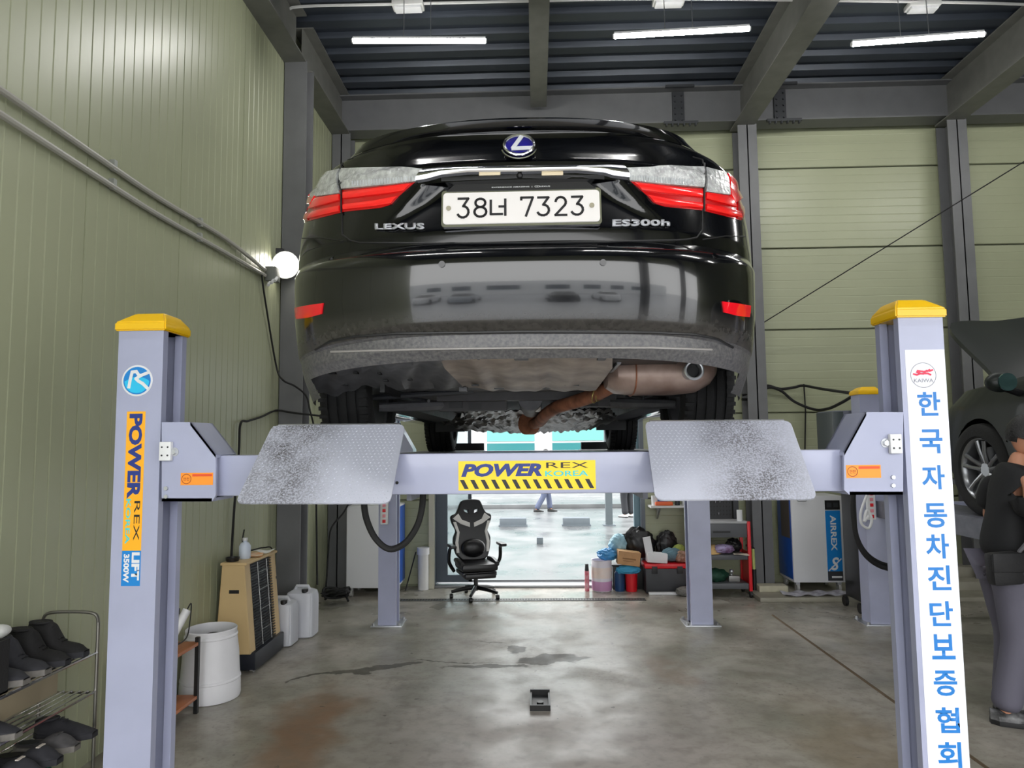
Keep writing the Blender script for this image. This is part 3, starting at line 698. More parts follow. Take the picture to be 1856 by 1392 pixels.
# hydraulic hose under the beam, left, and socket strips hanging on posts
pts = [P(659, 905, 2.8), P(664, 940, 2.82), P(680, 975, 2.85), P(705, 995, 2.86), P(733, 985, 2.85), P(755, 955, 2.84), P(765, 920, 2.83), P(767, 885, 2.8)]
L.part('cable_hose', MB().tube(cr(pts), .013, n=10), BLACKR)
pts = [P(1548, 890, 5.9), P(1546, 930, 5.9), P(1552, 975, 5.95), P(1570, 1012, 6.0), P(1600, 1032, 6.1), P(1625, 1036, 6.2)]
# ---------------------------------------------------------------- the black saloon on the lift
CX = -.045; G0 = 1.615                      # car's middle, height its tyres stand at
car = Thing('saloon_car', 'black hybrid saloon raised on the lift, seen from behind and below, white number plate', 'car', (CX, 4.9, G0), world=True)
RA, FA, ZW = 3.37, 6.19, G0+.335
# z, tail depth at the middle, widest half width as seen (px), corner depth, exponent
TT = [(1.90, 2.52, 386, .62, 2.7), (1.935, 2.44, 392, .62, 2.7), (1.965, 2.37, 398, .64, 2.7), (2.00, 2.335, 403, .66, 2.7), (2.045, 2.335, 406, .68, 2.7), (2.055, 2.318, 409, .68, 2.7),
      *[(q/100, 2.270+.75*max(0, 2.262-q/100)**2+9*max(0, q/100-2.275)**2, 412+5*min(1, (q/100-2.08)/.1) if q < 225 else 417, .70+.0002*(q-208), 2.7) for q in range(208, 233)], (2.355, 2.345, 412, .74, 2.7),
      (2.362, 2.358, 411, .74, 2.7), (2.40, 2.358, 410, .74, 2.7), (2.50, 2.375, 405, .76, 2.6), (2.60, 2.385, 397, .78, 2.5), (2.632, 2.385, 392, .78, 2.45), (2.645, 2.41, 393, .77, 2.4),
      (2.68, 2.425, 389, .70, 2.35), (2.71, 2.435, 379, .60, 2.3), (2.735, 2.44, 360, .52, 2.3), (2.755, 2.44, 334, .44, 2.25), (2.768, 2.43, 305, .38, 2.2), (2.785, 2.42, 292, .34, 2.1), (2.795, 2.43, 288, .34, 2.1)]
def solve_w(px, yc, b, n, z):                  # half width whose silhouette lies px from the middle
    lo, hi = .2, 1.3
    for _ in range(30):
        w = (lo+hi)/2; m = 0
        for k in range(1, 91):
            t = k*PI/180; x = w*math.sin(t)**(2/n); y = yc+b*(1-math.cos(t)**(2/n)); m = max(m, x/(y*math.cos(PIT)+(z-CAMH)*math.sin(PIT)))
        if m*FPX > px: hi = w
        else: lo = w
    return w
TT = [(z+max(0, .036*(z-2.30)/.49), yc, px, b, n) for z, yc, px, b, n in TT]
TT = [(z, yc, solve_w(px, yc, b, n, z), b, n) for z, yc, px, b, n in TT]
def trow(z):
    if z <= TT[0][0]: return TT[0][1:]
    for a, b in zip(TT, TT[1:]):
        if z <= b[0]:
            t = (z-a[0])/(b[0]-a[0]); return tuple(a[i]*(1-t)+b[i]*t for i in range(1, 5))
    return TT[-1][1:]
SAG = .05
def sag(z, x, w):
    k = max(0, min(1, (2.32-z)/.27)); return -SAG*k*abs(x/w)**3
ZT0, ZB0 = 2.592, 2.412
def recess(x, z):                           # number plate bay pressed into the boot lid
    if not (ZB0 < z < ZT0): return 0
    u = (z-ZB0)/(ZT0-ZB0); ax = abs(x)
    eo = .565-.21*u-.02*math.sin(PI*u); ei = eo-.08-.05*u
    s = max(0, min(1, (eo-ax)/(eo-ei))); s = s*s*(3-2*s); return .045*u*s
def S(t, z, off=0):                         # car-shell point; t is the angle round the tail
    yc, w, b, n = trow(z); st, ct = math.sin(abs(t)), math.cos(t)
    x = w*st**(2/n)*(1 if t >= 0 else -1); y = yc+b*(1-max(0, ct)**(2/n))
    y += recess(x, z)
    p = V((CX+x, y, z+sag(z, x, w)))
    if off:
        e = .01; a = S(t+e, z)-S(t-e, z); c = S(t, z+e)-S(t, z-e); nn = c.cross(a).normalized()
        if nn.dot(V((x*.3, -1, 0))) < 0: nn = -nn
        p = p+nn*off
    return p
def hit(px, py):                            # (t, z) of the shell at a pixel of the photograph
    d = ray(px, py); Y = 2.4
    t = .5
    for _ in range(60):
        q = EYE+d*(Y/d.y); z = min(2.83, max(1.90, q.z)); x = q.x-CX
        yc, w, b, n = trow(z)
        z2 = min(2.83, max(1.90, q.z-sag(z, x, w))); yc, w, b, n = trow(z2)
        a = min(.9995, abs(x)/w); yy = yc+b*(1-(1-a**n)**(1/n))+recess(x, z2)*1.0
        Y = Y*.5+yy*.5; t = math.copysign(math.asin(min(1, a**(n/2))), x)
    return t, z2
ZROWS = []
z = 1.90
while z < 2.83:
    ZROWS.append(z); z += .0085
ZROWS = sorted(set([round(q, 4) for q in ZROWS]+[1.965, 2.045, 2.055, 2.359, 2.3666, 2.592, 2.5925, 2.8206, 2.8313]))
NT = 260
def ring(z, yf=7.2, bf=.55, yc=None, w=None, b=None, n=None):
    a = trow(z); 
    if yc is None: yc, w, b, n = a; shell = True
    else: shell = False
    pts = []
    for k in range(NT+1):
        t = -PI/2+PI*k/NT
        if shell: pts.append(S(t, z))
        else:
            x = w*abs(math.sin(t))**(2/n)*(1 if t >= 0 else -1); pts.append(V((CX+x, yc+b*(1-max(0, math.cos(t))**(2/n)), z)))
    ys = yc+b; ye = yf-bf
    def bulge(y): return -.03*max(0, (y-4.8)/2)**2
    for k in range(1, 49): y = ys+(ye-ys)*k/48; pts.append(V((CX+w+bulge(y), y, z+sag(z, w, w)*(1-k/48))))
    wf = w+bulge(ye)
    for k in range(1, 24):
        t = PI/2-PI*k/24; pts.append(V((CX+wf*abs(math.sin(t))**(2/2.6)*(1 if t >= 0 else -1), ye+bf*max(0, math.cos(t))**(2/2.6), z)))
    for k in range(48, 0, -1): y = ys+(ye-ys)*k/48; pts.append(V((CX-w-bulge(y), y, z+sag(z, w, w)*(1-k/48))))
    return pts
def yfront(z): 
    return 7.2 if z < 2.35 else 7.2-.25*(z-2.35)/.25 if z < 2.6 else 6.95-1.0*min(1, (z-2.6)/.14)
rings = [(z, ring(z, yfront(z))) for z in ZROWS]
for (z, yc, w, b, n, yf, bf) in ((2.836, 2.47, .60, .36, 2.1, 5.98, .2), (2.848, 2.62, .66, .4, 2.4, 5.95, .2), (2.858, 2.84, .69, .35, 2.6, 5.93, .2), (2.876, 2.92, .70, .3, 2.8, 5.9, .2), (2.93, 3.28, .66, .3, 2.8, 5.65, .2), (3.02, 3.66, .60, .3, 2.8, 5.35, .22),
                             (3.05, 3.85, .57, .35, 2.6, 5.2, .3), (3.07, 4.1, .50, .35, 2.6, 4.95, .3), (3.078, 4.35, .3, .2, 2.2, 4.7, .15)):
    rings.append((z, ring(z, yf, bf, yc, w, b, n)))
parts = {'body': [], 'boot_lid': [], 'bumper': [], 'valance': [], 'glass': []}
CUT = {}
NR = len(rings); NC = len(rings[0][1])
for i in range(NR-1):
    za = rings[i][0]; A, B = rings[i][1], rings[i+1][1]
    for j in range(NC):
        q = (A[j], A[(j+1) % NC], B[(j+1) % NC], B[j]); c = (q[0]+q[1]+q[2]+q[3])/4
        skip = False
        for ya in (RA, FA):
            if abs(c.x-CX) > .55 and math.hypot(c.y-ya, c.z-ZW) < .385: skip = ya
        if skip:
            for qi, qj in ((i, j), (i, (j+1) % NC), (i+1, (j+1) % NC), (i+1, j)): CUT[(qi, qj)] = skip
            continue
        x = abs(c.x-CX)
        key = 'body'
        if za < 1.964 and x < .80 and c.y < 3.2: continue
        if 2.885 < c.z < 3.0: key = 'glass'
        elif za < 2.0525 and c.y < 2.98: key = 'valance'
        elif za < 2.3589 and c.y < 3.02: key = 'bumper'
        elif j < NT and x < .655 and c.z < 2.866 and c.y < 2.9: key = 'boot_lid'
        parts[key].append(((i, j), (i, (j+1) % NC), (i+1, (j+1) % NC), (i+1, j)))
def snap_arches():
    for k_, ya in CUT.items():
        p = rings[k_[0]][1][k_[1]]; d = math.hypot(p.y-ya, p.z-ZW)
        if d > .3: p.y = ya+(p.y-ya)*.385/d; p.z = ZW+(p.z-ZW)*.385/d
snap_arches()
def build_faces(lst):
    mb = MB(); vm = {}
    for q in lst:
        vs = []
        for (i, j) in q:
            if (i, j) not in vm: vm[(i, j)] = mb.bm.verts.new(rings[i][1][j])
            vs.append(vm[(i, j)])
        if len(set(vs)) == 4: mb.bm.faces.new(vs)
    return mb
bmx = build_faces(parts['body']); tv = [v for v in rings[-1][1]]
bmx.bm.faces.new([bmx.bm.verts.new(v) for v in tv])
body = car.part('body', bmx, PAINT)
lid = car.part('boot_lid', build_faces(parts['boot_lid']), PAINT)
bump = car.part('bumper', build_faces(parts['bumper']), PAINTD)
val = car.part('valance', build_faces(parts['valance']), VAL, label='dusty grey plastic lower lip of the bumper')
car.part('window', build_faces(parts['glass']), GLASS)
def resample(pl, n):
    pl = [V((a, b)) for a, b in pl]; ds = [0]
    for i in range(len(pl)-1): ds.append(ds[-1]+(pl[i+1]-pl[i]).length)
    out = []
    for k in range(n+1):
        d = ds[-1]*k/n; i = 0
        while i < len(ds)-2 and ds[i+1] < d: i += 1
        t = (d-ds[i])/max(1e-9, ds[i+1]-ds[i]); out.append(pl[i].lerp(pl[i+1], t))
    return out
MIR = 2*947.5
def patch(name, top, bot, m, off=.003, nu=24, nv=6, mirror=False, parent=None, label=None, rise=0):
    if mirror: top = [(MIR-x, y-.012*(MIR-2*x)*.35) for x, y in top]; bot = [(MIR-x, y-.012*(MIR-2*x)*.35) for x, y in bot]
    T = [hit(*p) for p in resample(top, nu)]; B = [hit(*p) for p in resample(bot, nu)]
    rows = []
    for i in range(nv+1):
        u = i/nv; e = off+rise*math.sin(PI*u)
        rows.append([S(a[0]*(1-u)+b[0]*u, a[1]*(1-u)+b[1]*u, e) for a, b in zip(T, B)])
    inner = [[p for p in r] for r in rows]
    mb = MB(); mb.grid(rows)
    # rim going back into the shell
    def skirt(P0):
        Q = [P0]; back = [S(*h_, -.004) for h_ in P0_h]
    edges = [([h for h in T], rows[0]), ([h for h in B], rows[-1]), ([T[0], B[0]], [r[0] for r in rows]), ([T[-1], B[-1]], [r[-1] for r in rows])]
    for hs, line in edges:
        if len(hs) == 2: hs = [(hs[0][0]*(1-k/nv)+hs[1][0]*k/nv, hs[0][1]*(1-k/nv)+hs[1][1]*k/nv) for k in range(nv+1)]
        mb.grid([line, [S(h[0], h[1], -.004) for h in hs]])
    return car.part(name, mb, m, parent, label)
def line3(name, pts, r, m, mirror=False, parent=None, off=0):
    if mirror: pts = [(MIR-x, y-.012*(MIR-2*x)*.35) for x, y in pts]
    q = [hit(*p) for p in resample(pts, 40)]
    return car.part(name, MB().tube([S(a, b, off) for a, b in q], r, n=6), m, parent)
# tail lamps
for mi in (False, True):
    lb = 'right' if mi else 'left'
    base = patch('tail_lamp', [(563, 332), (577, 350), (621, 345), (700, 337), (753, 330)], [(552, 403), (585, 394), (625, 384), (690, 377), (706, 372)], REDD, .002, 40, 10, mi, label='%s tail lamp, red with a clear upper strip' % lb)
    patch('clear_lens', [(583, 317), (618, 308)], [(575, 358), (618, 352)], CLEAR, .010, 12, 6, mi, base)
    patch('clear_lens', [(622, 307), (700, 306), (767, 308)], [(622, 344), (700, 337), (752, 331)], CLEAR, .010, 30, 6, mi, base)
    patch('red_lens', [(565, 327), (573, 322)], [(551, 402), (560, 399)], RED, .006, 4, 12, mi, base)
    patch('light_bar', [(566, 329), (580, 319)], [(566, 372), (574, 357)], REDB, .0115, 6, 8, mi, base)
    patch('light_bar', [(574, 360), (617, 353)], [(562, 379), (617, 364)], REDB, .008, 12, 4, mi, base, rise=.002)
    patch('light_bar', [(624, 350), (700, 340), (746, 334)], [(624, 361), (700, 352), (733, 347)], REDB, .008, 20, 4, mi, base, rise=.002)
    patch('light_bar', [(556, 388), (585, 380), (617, 374)], [(553, 399), (585, 391), (617, 384)], REDB, .008, 14, 4, mi, base, rise=.002)
    patch('light_bar', [(624, 372), (680, 365), (722, 357)], [(624, 381), (680, 375), (710, 370)], REDB, .008, 20, 4, mi, base, rise=.002)
    # flutes in the clear strip
    mb = MB(); k = 0
    for k in range(24):
        u = k/23; x = 642+u*112; yt = 331-u*9; yb = 340-u*8.5
        if mi: yt -= .012*(MIR-2*x)*.35; yb -= .012*(MIR-2*x)*.35; x = MIR-x
        a, b = hit(x, yt), hit(x, yb); mb.tube([S(*a, .011), S(*b, .011)], .0025, n=5)
    o = car.part('flutes', mb, FLUTE, base); o['kind'] = 'stuff'
    line3('lamp_split', [(620.5, 300), (620.5, 388)], .0035, BLACK, mi, base, .006)
    patch('bumper_reflector', [(536, 559), (560, 554), (587, 550)], [(538, 580), (560, 577), (584, 570)], mat('reflector_red', (238, 14, 34), .25, coat=.8), .005, 14, 4, mi, bump)
# chrome garnish over the plate bay
top = [(766, 309), (800, 305), (850, 303), (947, 302), (1045, 301), (1095, 300), (1130, 302)]
bot = [(752, 330), (775, 326), (800, 319), (850, 314), (947, 313), (1045, 311), (1095, 315), (1110, 320), (1142, 324)]
patch('chrome_garnish', top, bot, CHROME, .010, 60, 6, rise=.006, parent=lid)
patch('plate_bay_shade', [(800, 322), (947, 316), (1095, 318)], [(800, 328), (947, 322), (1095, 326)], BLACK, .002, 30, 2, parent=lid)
WARM = mat('licence_lamp', (232, 214, 180), .3)
for x in (888, 1001): 
    a = P(x, 317, 2.395); car.part('licence_lamp', MB().box(a, (.075, .03, .014), bev=.003), WARM, lid)
a = P(942, 319, 2.385); car.part('camera_knob', MB().sph(a, .012).cyl(a, a+V((0, -.008, 0)), .008, n=12), BLACK, lid)
# boot lid top lip: second crease line and spoiler
car.part('lip_spoiler', MB().grid([[S(t, z, o) for t in [(-1.32+2.64*k/60) for k in range(61)]] for z, o in ((2.792, .001), (2.798, .012), (2.808, .018), (2.818, .020), (2.825, .012), (2.825, -.002))]), PAINT, lid)
# emblem: chrome ring, blue field, slanted stroke
ec = P(941, 265, 2.405); er, ez = .052, .040
mb = MB(); mb.tube([ec+V((er*math.cos(a), .012*math.sin(a)-.012, ez*math.sin(a))) for a in [k*2*PI/40 for k in range(40)]], .0058, n=8, closed=True)
em = car.part('emblem', mb, CHROME, lid)
mb = MB(); mb.prism([ec+V((er*.97*math.cos(a), .012*math.sin(a)-.006, ez*.97*math.sin(a))) for a in [k*2*PI/40 for k in range(40)]], (0, .02, 0))
car.part('emblem_field', mb, mat('emblem_blue', (34, 30, 130), .2, coat=.5), lid)
mb = MB()
def bar(p, q, w):
    p, q = ec+V((p[0]*er, -.016+.012*p[1], p[1]*ez)), ec+V((q[0]*er, -.016+.012*q[1], q[1]*ez)); d = (q-p).normalized(); n_ = d.cross(V((0, 1, 0)))*w/2
    mb.prism([p+n_, q+n_, q-n_, p-n_], (0, .006, 0))
bar((.22, .95), (-.45, -.42), .014); bar((-.52, -.40), (.92, -.36), .013)
car.part('emblem_stroke', mb, mat('emblem_silver', (214, 216, 222), .3, metal=.2), lid)
car.part('emblem_base', MB().tube([ec+V((er*1.18*math.cos(a), .012*math.sin(a)-.004, ez*1.18*math.sin(a)-.004)) for a in [PI+.25+k*(PI-.5)/20 for k in range(21)]], .004, n=6), CHROME, lid)
# number plate
pc = P(944.5, 376, 2.352); pw, ph = .534, .114
tilt = (V((1, 0, 0)), V((0, .12, 1)).normalized())
def plate_box(w, h, d0, d1, rad=.012):
    X_, Z_ = tilt; nn = Z_.cross(X_).normalized()
    if nn.y > 0: nn = -nn
    pts = []
    for sx, sz, a0 in ((1, 1, 0), (-1, 1, PI/2), (-1, -1, PI), (1, -1, 3*PI/2)):
        for k in range(5):
            a = a0+k*PI/8; pts.append(pc+X_*(sx*(w/2-rad)+rad*math.cos(a))+Z_*(sz*(h/2-rad)+rad*math.sin(a))+nn*d0)
    return MB().prism(pts, nn*(d1-d0))
X_, Z_ = tilt; PN = V((0, -1, .12)).normalized()
pl = car.part('number_plate', plate_box(pw, ph, 0, .004), PLATE, lid)
car.part('plate_frame', plate_box(pw+.012, ph+.02, -.016, .001), CHROME, lid)
car.part('plate_holder', plate_box(pw+.01, ph+.012, -.024, -.003), BLACK, lid)
car.part('plate_header', MB().prism([pc+X_*a+Z_*b+PN*.002 for a, b in ((-pw/2+.01, ph/2+.006), (pw/2-.01, ph/2+.006), (pw/2-.04, ph/2+.032), (-pw/2+.04, ph/2+.032))], -PN*.012), BLACK, lid)
# plate characters are the stroke lettering of the plate
def arcp(cx, cy, rx, ry, a0, a1, n=10): return [(cx+rx*math.cos(a0+(a1-a0)*k/n), cy+ry*math.sin(a0+(a1-a0)*k/n)) for k in range(n+1)]
G = {'3': [[(0, 1), (.9, 1), (.45, .6)], arcp(.42, .3, .5, .3, PI*.5, -PI*.85)],
     '8': [arcp(.5, .77, .4, .23, 0, 2*PI, 18), arcp(.5, .27, .48, .27, 0, 2*PI, 18)],
     '7': [[(0, .88), (0, 1), (.9, 1), (.35, 0)]],
     '2': [arcp(.47, .72, .43, .28, PI*.95, -PI*.2)+[(.0, 0), (.95, 0)]],
     '너': [[(0, .95), (0, .08), (.8, .08)], [(1.0, 1), (1.0, 0)], [(.58, .55), (1.0, .55)]]}
def glyph(ch, x0, w, h, z0=0):
    mb = MB(); wd = .0082
    for st in G[ch]:
        q = [pc+X_*(x0+a*w)+Z_*(z0-h/2+b*h)+PN*.0045 for a, b in st]
        for i in range(len(q)-1):
            d = (q[i+1]-q[i]).normalized(); n_ = d.cross(PN)*wd/2; e = d*wd*.3
            mb.prism([q[i]-e+n_, q[i+1]+e+n_, q[i+1]+e-n_, q[i]-e-n_], PN*.0008)
    car.part('plate_character', mb, INK, pl)
k = .534/292
for ch, x, w, h in (('3', 827, 21, 38), ('8', 857, 23, 36), ('너', 888, 27, 32), ('7', 945, 24, 37), ('3', 976, 22, 36), ('2', 1008, 22, 36), ('3', 1039, 22, 36)):
    glyph(ch, (x-944.5)*k, w*k, h*k, 0)
for x in (809, 1076):
    q = pc+X_*((x-944.5)*k)+Z_*0+PN*.004; car.part('plate_bolt', MB().cyl(q, q+PN*.004, .0085, n=12), mat('bolt_dull', (176, 170, 150), .4, metal=.5), pl)
car.part('header_lettering', text_mesh('EXPERIENCE AMAZING  |  ⊕LEXUS', pc+X_*.0+Z_*(ph/2+.018), X_, Z_, .20, .008, .01, 0, .003, car.w), WHITE, lid)
def badge(body, p0, p1, hh, name='badge_lettering'):
    n_ = len(body); 
    me = text_mesh(body, (0, 0, 0), (1, 0, 0), (0, 0, 1), 1, 1, .035, 0, 0)
    bmq = bmesh.new(); bmq.from_mesh(me); bmesh.ops.triangulate(bmq, faces=bmq.faces)
    g = bmesh.ops.extrude_face_region(bmq, geom=list(bmq.faces)); ex = {e for e in g['geom'] if isinstance(e, bmesh.types.BMVert)}
    for v in bmq.verts:
        u, w_ = v.co.x+.5, v.co.z; px = p0[0]+(p1[0]-p0[0])*u; py = p0[1]+(p1[1]-p0[1])*u-w_*hh
        h_ = hit(px, py); v.co = S(h_[0], h_[1], .008 if v in ex else .003)-car.w
    m2 = bpy.data.meshes.new(name); bmq.to_mesh(m2); bmq.free()
    return car.part(name, m2, mat('badge_silver', (176, 178, 184), .3, metal=.3), lid)
badge('LEXUS', (681, 412), (770, 412), 11)
badge('ES300h', (1109, 406), (1213, 405), 12)
# shut lines
line3('shut_line', [(620.5, 388), (620, 425), (628, 434), (650, 440), (800, 441), (947, 440), (1100, 438), (1240, 435), (1266, 430), (1273, 420), (1273, 380)], .0035, BLACK, parent=lid, off=.0)
for mi in (False, True):
    line3('shut_line', [(620.5, 300), (622, 292), (640, 287)], .003, BLACK, mi, body)
    line3('shut_line', [(545, 432), (580, 431), (622, 437)], .0025, BLACK, mi, bump)
    a, b = (800, 480) if not mi else (1098, 477)
# parking sensors
for (x, y) in ((600, 468), (801, 479), (1093, 476), (1296, 464)):
    h_ = hit(x, y); p = S(*h_, .002); q = S(*h_, .0035); d = (q-p).normalized()
    car.part('parking_sensor', MB().cyl(p-d*.004, p+d*.001, .011, n=16), PAINT, bump)
# lower lip: ledges across the valance
for (py, r, m) in ((601, .0045, BLACK), (628, .004, mat('lip_edge', (150, 146, 144), .3))):
    pts = [(572, py+33), (600, py+17), (640, py+9), (720, py+3), (947, py), (1180, py+1), (1260, py+5), (1300, py+13), (1328, py+29)] if py == 601 else [(600, py+10), (760, py+5), (947, py+2), (1180, py+2), (1290, py+6)]
    q = [hit(*p) for p in resample(pts, 50)]; car.part('lip_ledge', MB().tube([S(a, b, .001) for a, b in q], r, n=6), m, val)
# ---- underneath
def loft(name, rows, m, n=20, nv=6, parent=None, thick=.004, bumpf=None, label=None):
    R_ = []
    for r in rows:
        pts = [(a, b) for a, b, c in r]; q = resample(pts, n); ds = [c for a, b, c in r]
        R_.append([P(p.x, p.y, ds[0]+(ds[-1]-ds[0])*k/n if len(set(ds)) < 3 else ds[min(len(ds)-1, int(k*len(ds)/(n+1)))]) for k, p in enumerate(q)])
    out = []
    for i in range(len(R_)-1):
        for v in range(nv):
            u = v/nv; out.append([a.lerp(b, u) for a, b in zip(R_[i], R_[i+1])])
    out.append(R_[-1])
    if bumpf:
        for i, r in enumerate(out):
            for j, p in enumerate(r): p.z += bumpf(j/n, i/(len(out)-1), p)
    return car.part(name, MB().grid(out, (0, .002, thick)), m, parent, label)
wv = lambda u, v, p: .010*math.sin(u*19)*math.sin(v*3)+.006*math.sin(u*41+v*7)
tray = loft('under_tray', [[(556, 655, 2.62), (640, 652, 2.46), (830, 648, 2.42)], [(566, 690, 2.85), (640, 676, 2.7), (830, 674, 2.7)], [(580, 714, 3.02), (612, 718, 3.0), (655, 700, 3.0), (735, 706, 3.05), (840, 704, 3.0)]], TRAY, 40, 6, bumpf=wv)
for (x, y, w) in ((605, 676, .03), (628, 697, .028), (648, 676, .016), (690, 677, .014), (738, 678, .014), (702, 690, .016), (745, 688, .016), (612, 708, .014)):
    p = P(x, y, 2.62+(y-655)*.008); car.part('clip_hole', MB().box(p+V((0, -.02, -.003)), (w, .03, .006)), BLACK, tray)
loft('heat_panel', [[(796, 646, 2.40), (947, 644, 2.38), (1110, 645, 2.40)], [(806, 668, 2.55), (947, 668, 2.5), (1110, 666, 2.55)], [(838, 700, 2.95), (950, 707, 2.95), (1080, 706, 2.95)], [(850, 703, 3.1), (950, 710, 3.1), (1070, 708, 3.1)]], PAN, 40, 6,
     bumpf=lambda u, v, p: .012*math.exp(-((u-.62)/.05)**2)-.008*math.exp(-((u-.2)/.04)**2)+.003*math.sin(u*30))
for (x, y, w, h) in ((840, 706, .035, .02), (992, 700, .07, .02), (945, 650, .05, .012), (1090, 650, .03, .012), (860, 650, .04, .012)):
    p = P(x, y, 3.0 if y > 690 else 2.44); car.part('bracket', MB().box(p, (w, .04, h), bev=.004), TRAY)
for (x, y, w) in ((862, 697, .03), (940, 692, .05), (1036, 697, .06), (905, 703, .04)):
    p = P(x, y, 2.88); car.part('slot', MB().box(p+V((0, -.01, -.004)), (w, .03, .005)), BLACK)
# silencer
mc = P(1196, 679, 2.95); mb = MB(); prof = [(-.235, .02), (-.225, .055), (-.19, .078), (-.12, .088), (.06, .088), (.14, .085), (.19, .07), (.215, .045), (.22, .01)]
rows = []
for h, r in prof: rows.append([(mc.x+h, mc.y+math.copysign(abs(math.cos(a))**.8, math.cos(a))*r*1.9, mc.z-.004+r*.92*math.copysign(abs(math.sin(a))**.9, math.sin(a))+(.03 if h > .12 else 0)*(h-.12)*9) for a in [k*2*PI/40 for k in range(40)]])
mb.grid(rows, closed=True); mf = car.part('silencer', mb, MUFF)
rows2 = [[V(p)+V((0, 0, 0)) for p in rows[k]] for k in (3,)]
car.part('silencer_seam', MB().tube([V(p)*1 for p in rows[3]], .0035, n=6, closed=True), RUST, mf)
tp = P(1258, 671, 2.70); mb = MB(); prof = [(.022, .20), (.026, .05), (.030, 0), (.033, -.004), (.034, .0), (.030, .06), (.026, .2)]
mb.lathe(prof, tuple(tp), n=28, axis='Y'); mb.tube([tp+V((.033*math.cos(a), 0, .033*math.sin(a))) for a in [k*2*PI/28 for k in range(28)]], .006, n=8, closed=True); car.part('tail_pipe', mb, ZINC)
car.part('pipe_bore', MB().cyl(tp+V((0, .03, 0)), tp+V((0, .05, 0)), .024, n=24), BLACK)
pp = [P(1128, 690, 2.98), P(1102, 703, 3.05), P(1078, 716, 3.2), P(1040, 729, 3.35), P(1008, 739, 3.5), P(988, 752, 3.7), P(978, 764, 3.95), P(962, 770, 4.3), P(950, 776, 4.9)]
car.part('exhaust_pipe', MB().tube(cr(pp), [.032]*len(cr(pp)), n=14), RUST)
for (x, y) in ((1080, 715), (1087, 712)):
    p = P(x, y, 3.15); car.part('pipe_clamp', MB().tube([p+V((.0, 0, 0))+(V((.4, -.3, -.5)).normalized()*0)+V((.035*math.sin(a)*.45, .0, .037*math.cos(a)))+V((.012*math.cos(a), .034*math.sin(a), 0)) for a in [k*2*PI/24 for k in range(24)]], .003, n=6, closed=True), BRASS)
fc_ = P(959, 768, 4.2); car.part('pipe_flange', MB().cyl(fc_+V((-.02, -.02, 0)), fc_+V((.02, .02, 0)), .065, n=20), RUST)
hs = [P(1122, 657, 2.7), P(1112, 668, 2.8), P(1100, 680, 2.9)]
car.part('hanger', MB().tube(cr(hs), .009, n=8), ZINC)
# driveline, subframe, floor
car.part('floor_pan', MB().bx(CX-.60, CX+.60, 3.15, 6.9, 1.93, 1.97).bx(CX-.78, CX-.6, 3.75, 5.8, 1.86, 2.0).bx(CX+.6, CX+.78, 3.75, 5.8, 1.86, 2.0), TRAY)
sf = car.part('subframe', MB().bx(CX-.44, CX-.10, 3.55, 3.62, 1.845, 1.945).bx(CX-.44, CX+.44, 3.45, 3.52, 1.89, 1.95).bx(CX+.12, CX+.42, 3.55, 3.62, 1.86, 1.945), mat('subframe_grey', (62, 60, 62), .5, var=.25, vscale=14))
for x, y in ((826, 734), (861, 737)): 
    p = P(x, y, 3.545); car.part('slot', MB().box(p, (.065, .006, .032)), BLACK, sf)
p = P(1077, 731, 3.545); car.part('slot', MB().box(p, (.04, .006, .03)), BLACK, sf)
car.part('drive_unit', MB().cyl((CX+.02, 3.5, 1.90), (CX+.02, 3.9, 1.88), .06, n=20), TRAY)
car.part('strut', MB().cyl(P(975, 742, 3.6)+V((0, 0, .0)), P(967, 716, 3.5), .018, n=10), WHITEM)
random.seed(5)
def crumple(u, v, p): return .012*math.sin(u*47+3*math.sin(v*11))*math.sin(v*23)+.008*math.sin(u*90+v*31)
UT = mat('engine_tray', (96, 92, 88), .35, metal=.5, var=.5, vscale=22, c2=(34, 32, 32))
loft('engine_shield', [[(830, 758, 4.2), (950, 752, 4.3), (1110, 748, 4.2)], [(800, 768, 4.8), (950, 772, 4.9), (1120, 760, 4.8)], [(850, 781, 5.6), (950, 785, 5.7), (1070, 779, 5.6)]], UT, 60, 10, bumpf=crumple)
loft('tunnel_shield', [[(850, 745, 3.7), (950, 745, 3.7), (1105, 742, 3.7)], [(830, 758, 4.2), (950, 752, 4.3), (1110, 748, 4.2)]], UT, 50, 8, bumpf=crumple)
for s in (-1, 1):
    arm = [V((CX+s*.30, 3.7, 1.89)), V((CX+s*.5, 3.5, 1.87)), V((CX+s*.72, 3.42, 1.86))]
    car.part('suspension_arm', MB().tube(arm, [.02, .028, .022], n=8), TRAY)
    car.part('suspension_arm', MB().tube([V((CX+s*.25, 3.35, 1.93)), V((CX+s*.74, 3.30, 1.90))], .014, n=8), DARKG)
    car.part('spring', MB().tube([V((CX+s*.52+.045*math.cos(a), 3.42+.045*math.sin(a), 1.89+a*.006)) for a in [k*.5 for k in range(50)]], .008, n=6), DARKG)
    car.part('side_sill', MB().bx(CX+s*.83-.06, CX+s*.83+.06, 3.8, 5.75, 1.84, 1.93, bev=.01), PAINT)
    car.part('wheel_arch_liner', MB().bx(CX+s*.60-.01, CX+s*.60+.01, 2.95, 3.78, 1.9, 2.35), BLACK)
    car.part('fog_panel', MB().bx(CX+s*.66-.12, CX+s*.66+.12, 5.8, 5.84, 1.78, 1.93), BLACK)
car.part('bulkhead', MB().bx(CX-.86, CX+.86, 3.0, 3.02, 1.98, 2.6).bx(CX-.86, CX+.86, 3.78, 3.8, 1.93, 2.4).bx(CX-.6, CX+.6, 2.6, 3.0, 1.985, 2.0), BLACK)
